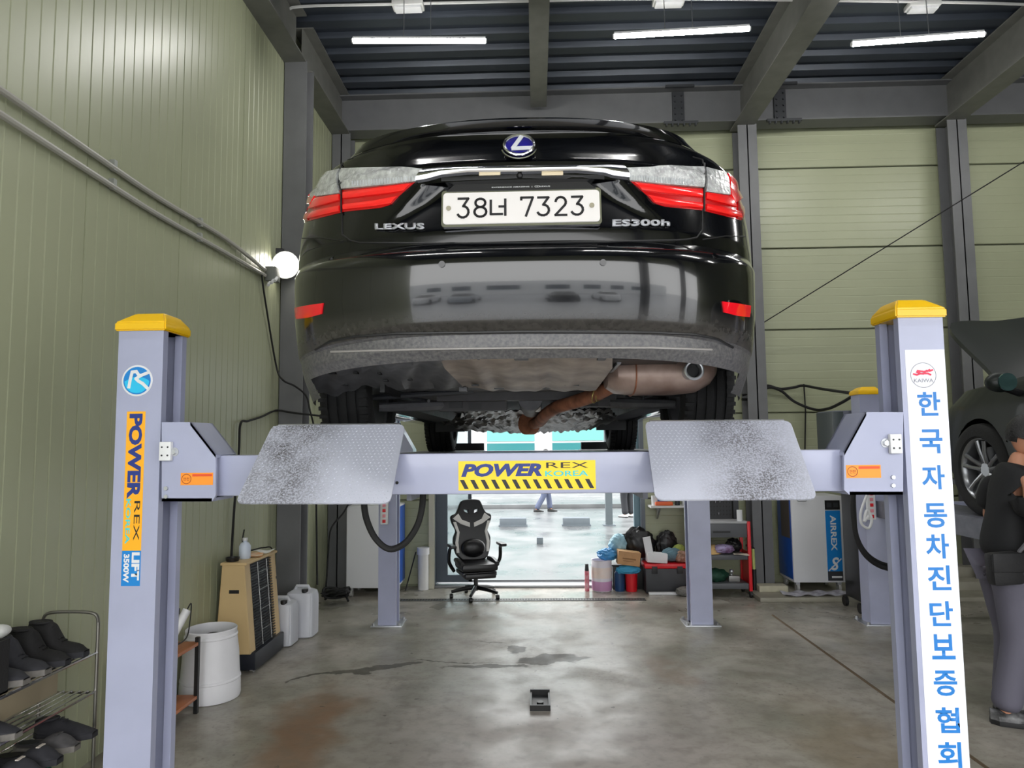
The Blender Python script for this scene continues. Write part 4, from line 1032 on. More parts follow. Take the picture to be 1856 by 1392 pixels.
# wheels
def wheel(t, cx, cy, cz, R_, w, out, spoke_col=None, tread=True):
    """tyre with circumferential grooves; out=+1 when the rim face points to +x"""
    h = w/2; mb = MB(); pr = [(R_*.66, -h*.80), (R_*.72, -h*.98), (R_*.86, -h*1.02), (R_*.955, -h*.93), (R_*.99, -h*.80)]
    gx = [-.44, -.15, .15, .44]
    for g_ in gx: pr += [(R_, g_*h*1.25-.006), (R_-.009, g_*h*1.25-.004), (R_-.009, g_*h*1.25+.004), (R_, g_*h*1.25+.006)]
    pr += [(R_*.99, h*.80), (R_*.955, h*.93), (R_*.86, h*1.02), (R_*.72, h*.98), (R_*.66, h*.80)]
    mb.lathe([(r, x*out) for r, x in pr], (cx, cy, cz), n=64, axis='X')
    wh = t.part('wheel', mb, BLACKR)
    if tread:
        mb = MB()
        for k in range(56):
            a = k*2*PI/56
            for s in (-1, 1):
                mb.box((cx+s*h*.78, cy+(R_-.002)*math.cos(a), cz+(R_-.002)*math.sin(a)), (h*.34, .016, .012), rx=a+PI/2)
        o = t.part('tread_blocks', mb, BLACKR, wh); o['kind'] = 'stuff'
    m = spoke_col or mat('alloy', (150, 152, 156), .3, metal=.8); Ri = R_*.68
    mb = MB().lathe([(Ri, -h*.8*out), (Ri*.93, -h*.7*out), (Ri*.90, h*.5*out), (Ri*.97, h*.82*out), (Ri, h*.86*out), (Ri*1.0, h*.7*out)], (cx, cy, cz), n=48, axis='X')
    t.part('rim', mb, m, wh)
    mb = MB().lathe([(.0, h*.55*out), (.05, h*.55*out), (.06, h*.35*out), (.06, 0)], (cx, cy, cz), n=20, axis='X')
    for k in range(5):
        for d_ in (-.13, .13):
            a = k*2*PI/5+.3; c0 = V((cx+out*h*.42, cy+.05*math.cos(a+d_*2), cz+.05*math.sin(a+d_*2))); c1 = V((cx+out*h*.7, cy+Ri*.93*math.cos(a+d_*1.5), cz+Ri*.93*math.sin(a+d_*1.5)))
            mb.tube([c0, (c0+c1)/2+V((out*.008, 0, 0)), c1], [.018, .014, .016], n=8)
    t.part('spokes', mb, m, wh)
    t.part('brake_disc', MB().cyl((cx-.01, cy, cz), (cx+.01, cy, cz), Ri*.72, n=32), DARKG, wh)
    return wh
for s in (-1, 1):
    wheel(car, CX+s*.795, RA, ZW, .335, .225, s); wheel(car, CX+s*.78, FA, ZW, .335, .225, s)
# ---------------------------------------------------------------- along the left wall
def flat2d(loops, d, bev=0):
    """filled 2-D outline with holes, thickness d; returns mesh in XZ (thickness along y)"""
    cu = bpy.data.curves.new('f', 'CURVE'); cu.dimensions = '2D'; cu.fill_mode = 'BOTH'; cu.extrude = d/2; cu.bevel_depth = bev; cu.bevel_resolution = 1
    for lp in loops:
        sp = cu.splines.new('POLY'); sp.points.add(len(lp)-1); sp.use_cyclic_u = True
        for i, (x, y) in enumerate(lp): sp.points[i].co = (x, y, 0, 1)
    o = bpy.data.objects.new('f', cu); COL.objects.link(o); bpy.context.view_layer.update()
    me = bpy.data.meshes.new_from_object(o.evaluated_get(bpy.context.evaluated_depsgraph_get())); bpy.data.objects.remove(o)
    for v in me.vertices: v.co = V((v.co.x, -v.co.z, v.co.y))
    me.materials.clear(); return me
def ell(cx, cy, rx, ry, n=20, a0=0): return [(cx+rx*math.cos(2*PI*k/n+a0), cy+ry*math.sin(2*PI*k/n+a0)) for k in range(n)]
# heater
HT = mat('heater_beige', (206, 178, 130), .45, var=.04)
t = Thing('heater', 'tall beige heater with a black grille front standing against the left wall', 'heater', (-2.27, 5.6, 0), world=True)
Y0, Y1 = 5.30, 5.92
def side(y0, y1, m=HT):
    mb = MB().prism([(-2.40, y0, .14), (-2.13, y0, .14), (-2.19, y0, .80), (-2.36, y0, .80)], (0, y1-y0, 0)); bmesh.ops.bevel(mb.bm, geom=list(mb.bm.edges), offset=.006, segments=1, affect='EDGES'); return mb
t.part('side_panel', side(Y0, Y0+.035), HT); t.part('side_panel', side(Y1-.035, Y1), HT)
t.part('front_frame', MB().prism([(-2.19, Y0+.03, .80), (-2.13, Y0+.03, .14), (-2.13, Y0+.10, .14), (-2.19, Y0+.10, .80)], (-.02, 0, 0)), HT)
t.part('front_frame', MB().prism([(-2.19, Y1-.10, .80), (-2.13, Y1-.10, .14), (-2.13, Y1-.03, .14), (-2.19, Y1-.03, .80)], (-.02, 0, 0)), HT)
t.part('core', MB().prism([(-2.38, Y0+.03, .14), (-2.15, Y0+.03, .14), (-2.205, Y0+.03, .79), (-2.35, Y0+.03, .79)], (0, Y1-Y0-.06, 0)), BLACK)
t.part('top_panel', MB().bx(-2.37, -2.17, Y0-.005, Y1+.005, .79, .81, bev=.004), HT)
t.part('handle_slot', MB().bx(-2.30, -2.225, Y0-.002, Y0+.01, .585, .61), BLACK); t.part('handle_slot', MB().bx(-2.2, -2.17, Y1-.02, Y1+.002, .5, .6), BLACK)
mb = MB()
for k in range(30):
    z = .16+k*.021; x = -2.132-(z-.14)*.09
    mb.box((x, (Y0+Y1)/2, z), (.012, Y1-Y0-.2, .004), rx=.0)
o = t.part('grille_slats', mb, mat('grille_grey', (70, 74, 80), .35, metal=.5)); o['kind'] = 'stuff'
GW = mat('grille_wire', (150, 152, 150), .35, metal=.6)
for yy in (Y0+.22, Y0+.40): t.part('grille_wire', MB().tube([(-2.120, yy, .16), (-2.178, yy, .78)], .003, n=5), GW)
for zz2 in (.27, .42, .57, .70): t.part('grille_wire', MB().tube([(-2.118-(zz2-.14)*.09, Y0+.2, zz2), (-2.118-(zz2-.14)*.09, Y0+.42, zz2+.0)], .003, n=5), GW)
t.part('base', MB().bx(-2.40, -2.10, Y0+.02, Y1-.0, .02, .15, bev=.01), mat('base_navy', (24, 28, 38), .4))
for (x, y) in ((-2.13, Y0+.04), (-2.13, Y1-.03), (-2.37, Y0+.04), (-2.37, Y1-.03)): t.part('caster', MB().cyl((x-.012, y, .02), (x+.012, y, .02), .02, n=12), CHROME)
t = Thing('bottle', 'small white bottle standing on top of the beige heater', 'bottle', (-2.27, 5.5, .811), world=True)
t.part('body', MB().lathe([(.0, .811), (.042, .811), (.044, .82), (.044, .905), (.03, .93), (.016, .937), (.016, .95)], (-2.27, 5.5, 0), n=24), mat('bottle_white', (206, 216, 232), .35)); t.part('bottle_cap', MB().cyl((-2.27, 5.5, .948), (-2.27, 5.5, .968), .019, n=16), WHITE)
single('ashtray', MB().lathe([(0, .812), (.045, .812), (.052, .84), (.046, .84), (.04, .82), (0, .82)], (-2.31, 5.37, 0), n=24), BLACK, 'round black dish on the near end of the beige heater', 'dish')
random.seed(3)
def sheet(c, w, d, rz, amp=.006, n=8, seed=0):
    rnd = random.Random(seed); ph = [rnd.random()*6 for _ in range(4)]
    rows = []
    for i in range(n+1):
        r = []
        for j in range(n+1):
            u, v = (i/n-.5)*w, (j/n-.5)*d; x = u*math.cos(rz)-v*math.sin(rz); y = u*math.sin(rz)+v*math.cos(rz)
            r.append((c[0]+x, c[1]+y, c[2]+amp*(1+math.sin(ph[0]+u*30)*math.sin(ph[1]+v*26))))
        rows.append(r)
    return MB().grid(rows, (0, 0, .0015))
single('magazine', sheet((-2.255, 5.62, .811), .15, .20, .3, .006, seed=1), mat('magazine_orange', (236, 150, 50), .4, var=.5, vscale=14, c2=(240, 235, 220)), 'orange and white magazine lying on the beige heater', 'magazine')
single('paper_sheet', sheet((-2.235, 5.80, .811), .12, .14, -.3, .012, seed=2), mat('paper_white', (232, 232, 230), .6, var=.2, vscale=20), 'crumpled white paper on the far end of the beige heater', 'paper')
single('cable', MB().tube(cr([(-2.39, 5.77, 1.0), (-2.385, 5.73, .9), (-2.33, 5.72, .84), (-2.28, 5.9, .835), (-2.22, 5.95, .80), (-2.23, 5.95, .5), (-2.3, 5.95, .03)]), .006, n=6), BLACKR, 'short black cable lying over the top of the beige heater', 'cable')
# jerrycans
def jerry(cx, cy, h, lab, capc):
    t = Thing('jerrycan', lab, 'jerrycan', (cx, cy, 0), world=True, group='white jerrycans by the left column')
    mb = MB(); w, d = .125, .115; rows = []
    for z, s in ((0, .9), (.01, 1), (.10*h, 1), (h-.06, 1), (h-.02, .9), (h, .6)):
        r = []
        for k in range(48):
            a = 2*PI*k/48; c_, s_ = math.cos(a), math.sin(a); rib = 1-.05*(abs(math.sin(4*a)) < .35)*(0.02 < z < h-.05)
            r.append((cx+math.copysign(abs(c_)**.35, c_)*w*s*rib, cy+math.copysign(abs(s_)**.35, s_)*d*s*rib, z+.002))
        rows.append(r)
    mb.grid(rows, closed=True); mb.bm.verts.ensure_lookup_table(); mb.bm.faces.new(mb.bm.verts[-48:]); mb.bm.faces.new(mb.bm.verts[:48])
    t.part('body', mb, mat('jerry_white', (212, 214, 222), .35, trans=.15)); t.part('handle', MB().tube([(cx-.07, cy, h-.005), (cx-.05, cy, h+.03), (cx+.05, cy, h+.03), (cx+.07, cy, h-.005)], .014, n=8), mat('jerry_white', (212, 214, 222), .35))
    t.part('screw_cap', MB().cyl((cx+.045, cy-.07, h-.03), (cx+.045, cy-.07, h+.015), .028, n=20), capc)
jerry(-2.19, 6.10, .36, 'nearer white jerrycan, between the beige heater and the left column', BLACK)
jerry(-2.10, 6.37, .40, 'farther white jerrycan, right in front of the left column', BLACK)
# white bin
t = Thing('bin', 'tall white round bin narrowing upwards, standing by the left wall before the heater', 'bin', (-2.215, 4.84, 0), world=True)
BW = mat('bin_white', (222, 222, 226), .4, var=.04, vscale=6)
t.part('body', MB().lathe([(.0, .003), (.190, .003), (.195, .02), (.193, .10), (.188, .13), (.178, .30), (.165, .40), (.163, .43), (.165, .45), (.160, .455), (.155, .43), (.170, .2), (.18, .04), (0, .04)], (-2.215, 4.84, 0), n=56), BW)
t.part('band', MB().lathe([(.166, .40), (.170, .405), (.169, .415), (.165, .42)], (-2.215, 4.84, 0), n=56), BW); t.part('band', MB().lathe([(.190, .12), (.194, .125), (.193, .135), (.187, .14)], (-2.215, 4.84, 0), n=56), BW)
single('bin_bag', MB().sph((-2.215, 4.86, .30), .13, seg=24, rings=12, sc=(1, 1, .9)), BLACK, 'dark rubbish inside the tall white bin', 'rubbish')
# wooden stand behind the front left post
WOOD = mat('orange_wood', (176, 104, 58), .4, var=.25, vscale=10, stretch=(1, .2, 1))
t = Thing('wooden_stand', 'small two-tier stand with orange wood boards and black legs behind the front left post', 'shelf', (-2.26, 4.38, 0), world=True)
for z in (.09, .42): t.part('board', MB().bx(-2.40, -2.16, 4.02, 4.56, z, z+.02, bev=.003), WOOD)
for x in (-2.395, -2.17):
    for y in (4.03, 4.55): t.part('leg', MB().box((x, y, .235), (.024, .024, .47)), BLACK)
t = Thing('power_tool', 'white stick-shaped charger with black cord on the wooden stand', 'tool', (-2.25, 4.42, .44), world=True)
t.part('body', MB().cyl((-2.27, 4.36, .46), (-2.20, 4.46, .66), .026, n=14).cyl((-2.27, 4.36, .441), (-2.27, 4.36, .48), .035, n=14), WHITE); t.part('head', MB().box((-2.27, 4.40, .66), (.09, .06, .04), bev=.01), BLACK)
t.part('cord', MB().tube(cr([(-2.2, 4.46, .66), (-2.17, 4.45, .70), (-2.165, 4.43, .6), (-2.18, 4.42, .5), (-2.24, 4.40, .455)]), .004, n=6), BLACK)
single('coiled_cable', MB().tube(cr([(-2.25+.05*math.cos(k*.9), 4.2+.1*math.sin(k*.9), .125+k*.012) for k in range(22)], 3), .006, n=6), mat('cream_cable', (214, 206, 160), .5), 'cream coloured cable piled on the lower board of the wooden stand', 'cable')
# shoe rack
t = Thing('shoe_rack', 'chrome wire shoe rack against the left wall at the lower left corner', 'rack', (-2.26, 2.9, 0), world=True)
RKM = mat('rack_steel', (130, 128, 122), .3, metal=.8)
RKX0, RKX1, RKY0, RKY1 = -2.395, -2.12, 2.25, 3.42
for x in (RKX0, RKX1):
    for y in (RKY0, RKY1): t.part('upright', MB().tube([(x, y, 0), (x, y, .84)], .008, n=8), RKM)
t.part('end_loop', MB().tube(cr([(RKX0, RKY1, .83), (RKX0+.02, RKY1, .88), (-2.26, RKY1, .89), (RKX1-.02, RKY1, .88), (RKX1, RKY1, .83)]), .008, n=8), RKM)
SHZ = (.70, .52, .335, .13)
for z in SHZ:
    for x in [RKX0+k*(RKX1-RKX0)/7 for k in range(8)]:
        t.part('shelf_rod', MB().tube([(x, RKY0, z), (x, RKY1, z)], .0045 if RKX0+.01 < x < RKX1-.01 else .007, n=6), CHROME)
    for y in (RKY0, RKY1): t.part('shelf_end_rod', MB().tube([(RKX0, y, z-.008), (RKX1, y, z-.008)], .006, n=6), CHROME)
def shoe_meshes(kind='sneaker'):
    L_ = .28; up = MB(); so = MB()
    secs = []; n = 18; N = 16
    for i in range(N+1):
        u = i/N; w = .036+.014*math.sin(PI*min(1, u*1.15))-.012*(u < .1)+.004*(u > .6); w *= (1-.55*max(0, u-.86)/.14); w *= (1-.4*max(0, .08-u)/.08)
        if kind == 'boot': h = .16 if u < .42 else .16-.09*min(1, (u-.42)/.16) if u < .6 else .07-.02*(u-.6)/.4
        elif kind == 'slipper': h = .028 if u < .42 else .028+.045*math.sin(PI*min(1, (u-.42)/.5))**.6 if u < .95 else .03
        else: h = .085-.01*math.sin(PI*u/.4) if u < .4 else .085-.045*min(1, (u-.4)/.45)
        h *= 1-.45*max(0, u-.86)/.14
        secs.append((u, w, max(.03, h)))
    rows = []; sr = []
    for u, w, h in secs:
        y = (u-.5)*L_; r = []
        for k in range(n):
            a = PI*k/(n-1); cx_ = math.cos(a); z = .022+max(.004, h-.022)*math.sin(a)**.62; wx = w*(1-.25*math.sin(a)**2)*1.0
            r.append((wx*cx_, y, z))
        rows.append(r)
        sr.append([((w+.004)*c_, y, z) for c_, z in ((-1, .001), (-1.02, .012), (-1, .026), (1, .026), (1.02, .012), (1, .001))])
    up.grid(rows); so.grid(sr, closed=True)
    so.bm.verts.ensure_lookup_table(); so.bm.faces.new(so.bm.verts[:6]); so.bm.faces.new(so.bm.verts[-6:])
    rows[0] = rows[0]; up.bm.verts.ensure_lookup_table(); up.bm.faces.new(up.bm.verts[:n]); up.bm.faces.new(up.bm.verts[-n:])
    co = MB()
    if kind != 'slipper':
        hz = .16 if kind == 'boot' else .084
        co.tube([(.028*math.cos(a), -.085+.048*math.sin(a), hz-.004+(0 if kind == 'boot' else .006*math.sin(a))) for a in [k*2*PI/20 for k in range(20)]], .007, n=6, closed=True)
    ins = MB().prism([(.026*math.cos(a), -.085+.046*math.sin(a), (.155 if kind == 'boot' else .082 if kind == 'sneaker' else .03)) for a in [k*2*PI/20 for k in range(20)]], (0, 0, .004))
    la = MB()
    if kind != 'slipper':
        for k in range(4): la.tube([(-.018, -.02+k*.018, (.098 if kind == 'boot' else .083)-k*.009), (0, -.02+k*.018, (.106 if kind == 'boot' else .088)-k*.009), (.018, -.02+k*.018, (.098 if kind == 'boot' else .083)-k*.009)], .003, n=5)
    else: la.bx(-.02, .02, .045, .06, .07, .074)
    ms = [m.mesh('s') for m in (up, so)]+[co.mesh('s') if kind != 'slipper' else None, ins.mesh('s'), la.mesh('s')]
    return ms
SHM = {k: shoe_meshes(k) for k in ('sneaker', 'boot', 'slipper')}
def shoe(kind, loc, rz, up, sole, lab, lace=None, grp=None, inner=BLACK):
    o = bpy.data.objects.new('shoe' if kind != 'boot' else 'boot', None); COL.objects.link(o); o.location = loc; o.rotation_euler = (0, 0, rz)
    o['label'] = lab; o['category'] = 'shoe'; o['group'] = grp or 'shoes on the wire rack'
    for nm, me, m in zip(('upper', 'sole', 'collar', 'insole', 'laces'), SHM[kind], (up, sole, up, inner, lace or up)):
        if me is None: continue
        me2 = me.copy(); me2.materials.clear(); me2.materials.append(m); q = bpy.data.objects.new(nm if not (nm == 'laces' and kind == 'slipper') else 'strap', me2); COL.objects.link(q); q.parent = o
    return o
FELT = mat('black_felt', (26, 25, 27), .8, bump=.3, bscale=120); GS = mat('grey_suede', (84, 82, 84), .8, var=.2, vscale=30); DGS = mat('dark_grey_suede', (50, 50, 56), .8, var=.2, vscale=30)
WS = mat('sole_white', (216, 206, 196), .6); GSO = mat('sole_grey', (120, 116, 112), .7, var=.2, vscale=40)
GRN = mat('shoe_green', (20, 110, 90), .6); BRN = mat('shoe_brown', (110, 50, 40), .6)
RZ = -PI/2     # toes to the room
for i, (y, m, s, lb) in enumerate(((3.33, FELT, DGS, 'black boot at the far right end of the top shelf of the shoe rack'), (3.20, FELT, DGS, 'second black boot from the right end of the top shelf'),
                              (3.07, GS, GSO, 'worn boot with a grey toe, third from the right end of the top shelf'), (2.94, GS, GSO, 'worn boot with a grey toe beside the black cloth box'))):
    shoe('boot', (-2.255, y, SHZ[0]+.0075), RZ, FELT if i < 2 else DGS, s, lb)
tb = Thing('storage_box', 'square black cloth box with white things inside on top of the shoe rack', 'box', (-2.26, 2.70, SHZ[0]+.005), world=True)
z = SHZ[0]+.006
tb.part('walls', MB().bx(-2.385, -2.13, 2.575, 2.585, z, z+.21).bx(-2.385, -2.13, 2.845, 2.855, z, z+.21).bx(-2.385, -2.375, 2.585, 2.845, z, z+.21).bx(-2.14, -2.13, 2.585, 2.845, z, z+.21), FELT)
tb.part('bottom', MB().bx(-2.385, -2.13, 2.575, 2.855, z, z+.008), FELT)
single('rolled_cloth', MB().sph((-2.27, 2.76, z+.17), .062, sc=(1, 1, 1.25)), mat('cream_cloth', (228, 214, 190), .8, var=.15, vscale=12), 'cream cloth roll sticking out of the black cloth box', 'cloth')
single('paper_bundle', MB().sph((-2.31, 3.0, SHZ[0]+.2), .05, sc=(1, 1.6, .6)), mat('paper_white', (232, 232, 230), .6), 'white paper bundle behind the boots on the top shelf', 'paper')
single('carton', MB().bx(-2.385, -2.28, 2.98, 3.38, SHZ[1]+.006, SHZ[1]+.15, bev=.003), mat('beige_card', (168, 154, 128), .6), 'flat beige carton standing at the back of the second shelf', 'box')
shoe('sneaker', (-2.22, 2.86, SHZ[1]+.0075), RZ, DGS, GSO, 'grey sneaker with light laces on the second shelf, right one of two', WS)
shoe('sneaker', (-2.22, 2.74, SHZ[1]+.0075), RZ, DGS, GSO, 'grey sneaker on the second shelf, left one of two, near the picture edge', GS)
shoe('sneaker', (-2.20, 3.33, SHZ[2]+.0075), RZ, DGS, DGS, 'dark clog at the right end of the third shelf, next to the front left post')
shoe('slipper', (-2.19, 3.19, SHZ[2]+.0075), RZ, GS, GSO, 'grey fabric slipper on the third shelf, right of the dark slippers', inner=DARKG)
shoe('slipper', (-2.18, 3.06, SHZ[2]+.0075), RZ, DGS, DGS, 'dark slipper with a small white mark, right one of the pair', WS)
shoe('slipper', (-2.18, 2.94, SHZ[2]+.0075), RZ, DGS, DGS, 'dark slipper with a small white mark, left one of the pair', WS)
shoe('sneaker', (-2.19, 3.27, SHZ[3]+.0075), RZ, GRN, WS, 'green and white sneaker on the lowest shelf', WS)
shoe('sneaker', (-2.19, 3.15, SHZ[3]+.0075), RZ, mat('shoe_white', (220, 204, 196), .6), WS, 'white sneaker with a red tongue on the lowest shelf', mat('shoe_red', (206, 40, 40), .6))
shoe('sneaker', (-2.19, 3.02, SHZ[3]+.0075), RZ, BRN, WS, 'brown and white sneaker on the lowest shelf', WS)
shoe('sneaker', (-2.17, 2.80, SHZ[2]+.0075), RZ, mat('shoe_white', (220, 204, 196), .6), WS, 'white sneaker on the third shelf at the left picture edge', WS)
# ---------------------------------------------------------------- far left corner
AIRB = mat('machine_blue', (28, 84, 176), .4); AIRW = mat('machine_white', (220, 221, 224), .4)
def air_machine(x0, y0, w, d, h, lab, strip=True):
    t = Thing('air_machine', lab, 'machine', (x0+w/2, y0+d/2, 0), world=True, group='white and blue machines on casters'); z0 = .10
    t.part('cabinet', MB().bx(x0, x0+w, y0, y0+d, z0, h, bev=.012), AIRW)
    xs = x0 if strip else x0+w
    t.part('side_panel', MB().bx(xs-.004, xs+.004, y0+.02, y0+d-.02, z0+.03, h-.02, bev=.002), AIRB)
    if strip:
        t.part('side_window', MB().bx(xs-.007, xs, y0+.05, y0+d-.14, h*.55, h-.03), mat('machine_brown', (90, 82, 78), .5))
        a, b = x0+w-.19, x0+w-.03
        s = t.part('front_strip', MB().bx(a, b, y0-.003, y0+.002, z0+.02, h-.16), BLUE)
        t.part('display', MB().bx(a, b, y0-.004, y0+.002, h-.15, h-.05), BLACK)
        for k in range(2): t.part('display_window', MB().bx(a+.02+k*.07, a+.07+k*.07, y0-.006, y0-.003, h-.125, h-.075), DARKG)
        t.text('AIRREX', ((a+b)/2, y0-.0035, h-.40), (0, 0, -1), (1, 0, 0), .38, .062, WHITE, s, bold=.025)
        t.part('logo_field', MB().bx(a, b, y0-.0045, y0-.002, z0+.02, z0+.12), DARKG, s)
        q = [((a+b)/2+.055*math.cos(v)*(.8), y0-.006, z0+.20+.05*math.sin(v*1.0)+(.0)) for v in []]
        t.text('S', ((a+b)/2, y0-.005, z0+.20), (1, 0, 0), (0, 0, 1), .085, .14, WHITE, s, bold=.02, shear=.2)
        t.part('logo_line', MB().box(((a+b)/2, y0-.005, z0+.19), (.19, .002, .012), ry=-.75), WHITE, s)
        t.part('small_label', MB().bx(a+.04, b-.01, y0-.006, y0-.004, z0+.05, z0+.07), WHITE, s)
        t.part('handle', MB().tube([(x0+.07, y0, h-.05), (x0+.08, y0-.015, h-.055), (x0+.16, y0-.015, h-.055), (x0+.17, y0, h-.05)], .005, n=6), ZINC)
    for (x, y) in ((x0+.05, y0+.05), (x0+w-.06, y0+.05), (x0+.05, y0+d-.05), (x0+w-.06, y0+d-.05)):
        c = t.part('caster', MB().cyl((x-.014, y, .042), (x+.014, y, .042), .042, n=20), mat('caster_grey', (170, 170, 168), .35)); t.part('caster_fork', MB().box((x, y, .085), (.045, .05, .03)), ZINC, c)
    return t
KZ = .045
a = air_machine(-2.12, 7.90, .57, .46, 1.0, 'pale machine on casters in the far left corner, blue on its right side', strip=False)
b_ = air_machine(2.775, 7.90, .555, .46, 1.03, 'white machine on casters by the far wall, blue front strip with upright white lettering')
b_.o.location.z += KZ
# standing white pipe by the doorway, broom handle
t = Thing('standing_pipe', 'white plastic pipe standing at the left of the doorway', 'pipe', (-1.35, 8.3, 0), world=True)
t.part('pipe', MB().cyl((-1.33, 8.33, 0), (-1.33, 8.33, .46), .062, n=24), WHITEM); t.part('pipe_collar', MB().cyl((-1.33, 8.33, .40), (-1.33, 8.33, .48), .072, n=24), WHITE)
single('corner_post', MB().bx(-1.27, -1.21, 8.36, 8.45, 0, 2.75), mat('cream_paint', (196, 194, 176), .5), 'cream coloured upright at the left edge of the doorway', 'post')
single('stick', MB().tube([(-1.515, 8.2, .01), (-1.425, 8.38, .42)], .008, n=6), BLACK, 'thin black stick leaning by the pale machine', 'stick')
single('cable_bundle', MB().tube(cr([(-2.13+.13*math.cos(k*1.3+k*k*.01), 7.55+.1*math.sin(k*1.7), .04+.10*abs(math.sin(k*.83))+.02*(k % 3)) for k in range(46)], 4), .013, n=6), BLACKR, 'tangled black cable heap on the floor between the two left columns', 'cable')
cb = [P(636, 905, 7.9), P(622, 930, 7.85), P(600, 958, 7.75), P(595, 1000, 7.7), P(592, 1050, 7.65), P(588, 1075, 7.6)]
single('cable', MB().tube(cr(cb), .010, n=6), BLACKR, 'black cable dropping in a curve to the black cable heap', 'cable')
# ---------------------------------------------------------------- gaming chair
t = Thing('gaming_chair', 'black and white gaming chair on castors in front of the doorway', 'chair', (-.68, 7.9, 0), .32)
CHB = mat('chair_black', (20, 20, 22), .35); CHW = mat('chair_pale', (232, 230, 226), .5)
def rounded(mb, off=.012): bmesh.ops.bevel(mb.bm, geom=list(mb.bm.edges), offset=off, segments=3, affect='EDGES'); return mb
t.part('seat', MB().box((0, -.02, .375), (.44, .46, .085), bev=.03), CHB); t.part('seat_base', MB().box((0, -.02, .30), (.42, .40, .05), bev=.015), CHB)
t.part('footrest', MB().box((0, -.16, .285), (.38, .22, .06), bev=.02), CHB)
for s in (-1, 1): t.part('seat_bolster', MB().tube([(s*.21, -.22, .41), (s*.215, 0, .425), (s*.21, .17, .42)], [.03, .036, .03], n=10), CHB)
outl = [(-.13, .42), (-.20, .50), (-.225, .66), (-.19, .76), (-.235, .86), (-.245, .93), (-.18, .965), (-.13, 1.07), (-.10, 1.11), (0, 1.12), (.10, 1.11), (.13, 1.07), (.18, .965), (.245, .93), (.235, .86), (.19, .76), (.225, .66), (.20, .50), (.13, .42)]
sm = [(p.x, p.y) for p in cr([(a, b, 0) for a, b in outl+[outl[0]]], 4)][:-1]
hole = lambda s: [(s*.022, .945), (s*.095, .975), (s*.115, 1.035), (s*.03, 1.01)]
me = flat2d([sm, hole(1), hole(-1)], .07, .012)
Rb = Matrix.Translation((0, .17, 0)) @ Matrix.Rotation(-.14, 4, 'X') @ Matrix.Translation((0, 0, 0)); Rb = Matrix.Translation((0, .18, .40)) @ Matrix.Rotation(-.16, 4, 'X') @ Matrix.Translation((0, 0, -.40))
me.transform(Rb); t.part('backrest', me, CHB)
for s in (-1, 1):
    q = [(s*.235, .905), (s*.14, .84), (s*.03, .80), (s*.03, .845), (s*.13, .885), (s*.17, .955)]; me = flat2d([q], .02, .004); me.transform(Matrix.Translation((0, -.045, 0))); me.transform(Rb); t.part('pale_stripe', me, CHW)
    q = [(s*.205, .50), (s*.215, .62), (s*.19, .74), (s*.235, .86), (s*.205, .86), (s*.165, .74), (s*.185, .62), (s*.175, .50)]; me = flat2d([q], .02, .004); me.transform(Matrix.Translation((0, -.043, 0))); me.transform(Rb); t.part('pale_edge', me, CHW)
    ar = t.part('armrest', MB().tube(cr([(s*.25, .10, .30), (s*.32, .06, .42), (s*.32, .02, .56), (s*.31, -.02, .60)]), .022, n=8), CHB); t.part('arm_pad', MB().box((s*.31, -.06, .615), (.075, .25, .035), bev=.014), CHB, ar)
q = MB().sph((0, 0, 0), .13, seg=20, rings=12, sc=(1.15, .45, .85)); bmesh.ops.translate(q.bm, vec=(0, .10, .56), verts=q.bm.verts); t.part('lumbar_cushion', q, CHB)
t.part('gas_lift', MB().cyl((0, 0, .08), (0, 0, .3), .026, n=14), CHB)
for k in range(5):
    a = k*2*PI/5+.5; e = V((.30*math.cos(a), .30*math.sin(a), .075)); l_ = t.part('base_spoke', MB().tube([(0, 0, .12), tuple(e*.55+V((0, 0, .06))), tuple(e)], [.03, .024, .018], n=8), CHB)
    t.part('castor', MB().cyl((e.x-.018, e.y, .028), (e.x+.018, e.y, .028), .028, n=16), BLACK, l_)
t.o.scale = (.9, .9, .93)
# ---------------------------------------------------------------- heap right of the doorway
def single_c(name, mb, m, lab, cat, group=None): return single(name, mb, m, lab, cat, group)
YQ = 8.22
q = P(1068, 1070, 8.25); t = Thing('spray_can', 'slim red spray can with a black cap by the doorway', 'can', (.56, 8.22, 0), world=True)
t.part('body', MB().cyl((.56, 8.22, 0), (.56, 8.22, .225), .026, n=20), mat('can_red', (196, 60, 84), .3, var=.4, vscale=18, c2=(220, 170, 180))); t.part('can_cap', MB().cyl((.56, 8.22, .225), (.56, 8.22, .30), .024, .018, n=20), BLACK)
t = Thing('pail', 'translucent white pail with pink liquid beside the slim red can', 'bucket', (.73, 8.24, 0), world=True)
t.part('body', MB().lathe([(0, .002), (.108, .002), (.112, .02), (.115, .13), (.115, .34), (.119, .345), (.119, .35), (.110, .345), (.108, .02), (0, .02)], (.73, 8.24, 0), n=40), mat('pail_white', (222, 216, 226), .4))
t.part('liquid_band', MB().lathe([(.1125, .012), (.1165, .11), (.1155, .115), (.1125, .115)], (.73, 8.24, 0), n=40), mat('liquid_pink', (190, 140, 180), .4)); t.part('label_print', MB().lathe([(.117, .15), (.117, .27)], (.73, 8.24, 0), n=40), mat('print_pale', (228, 206, 198), .5, var=.35, vscale=9, c2=(226, 216, 214)))
bk = mat('bottle_blue', (28, 66, 110), .35)
t = Thing('canister', 'dark blue canister on the floor between the white pail and the red bucket', 'canister', (.93, 8.22, 0), world=True); t.part('body', MB().lathe([(0, 0.001), (.055, 0.001), (.058, .02), (.058, .2), (.04, .225), (0, .23)], (.93, 8.22, 0), n=24), bk); t.part('pipe_handle', MB().tube([(.93, 8.22, .22), (.93, 8.22, .25)], .02, n=12), BLACK)
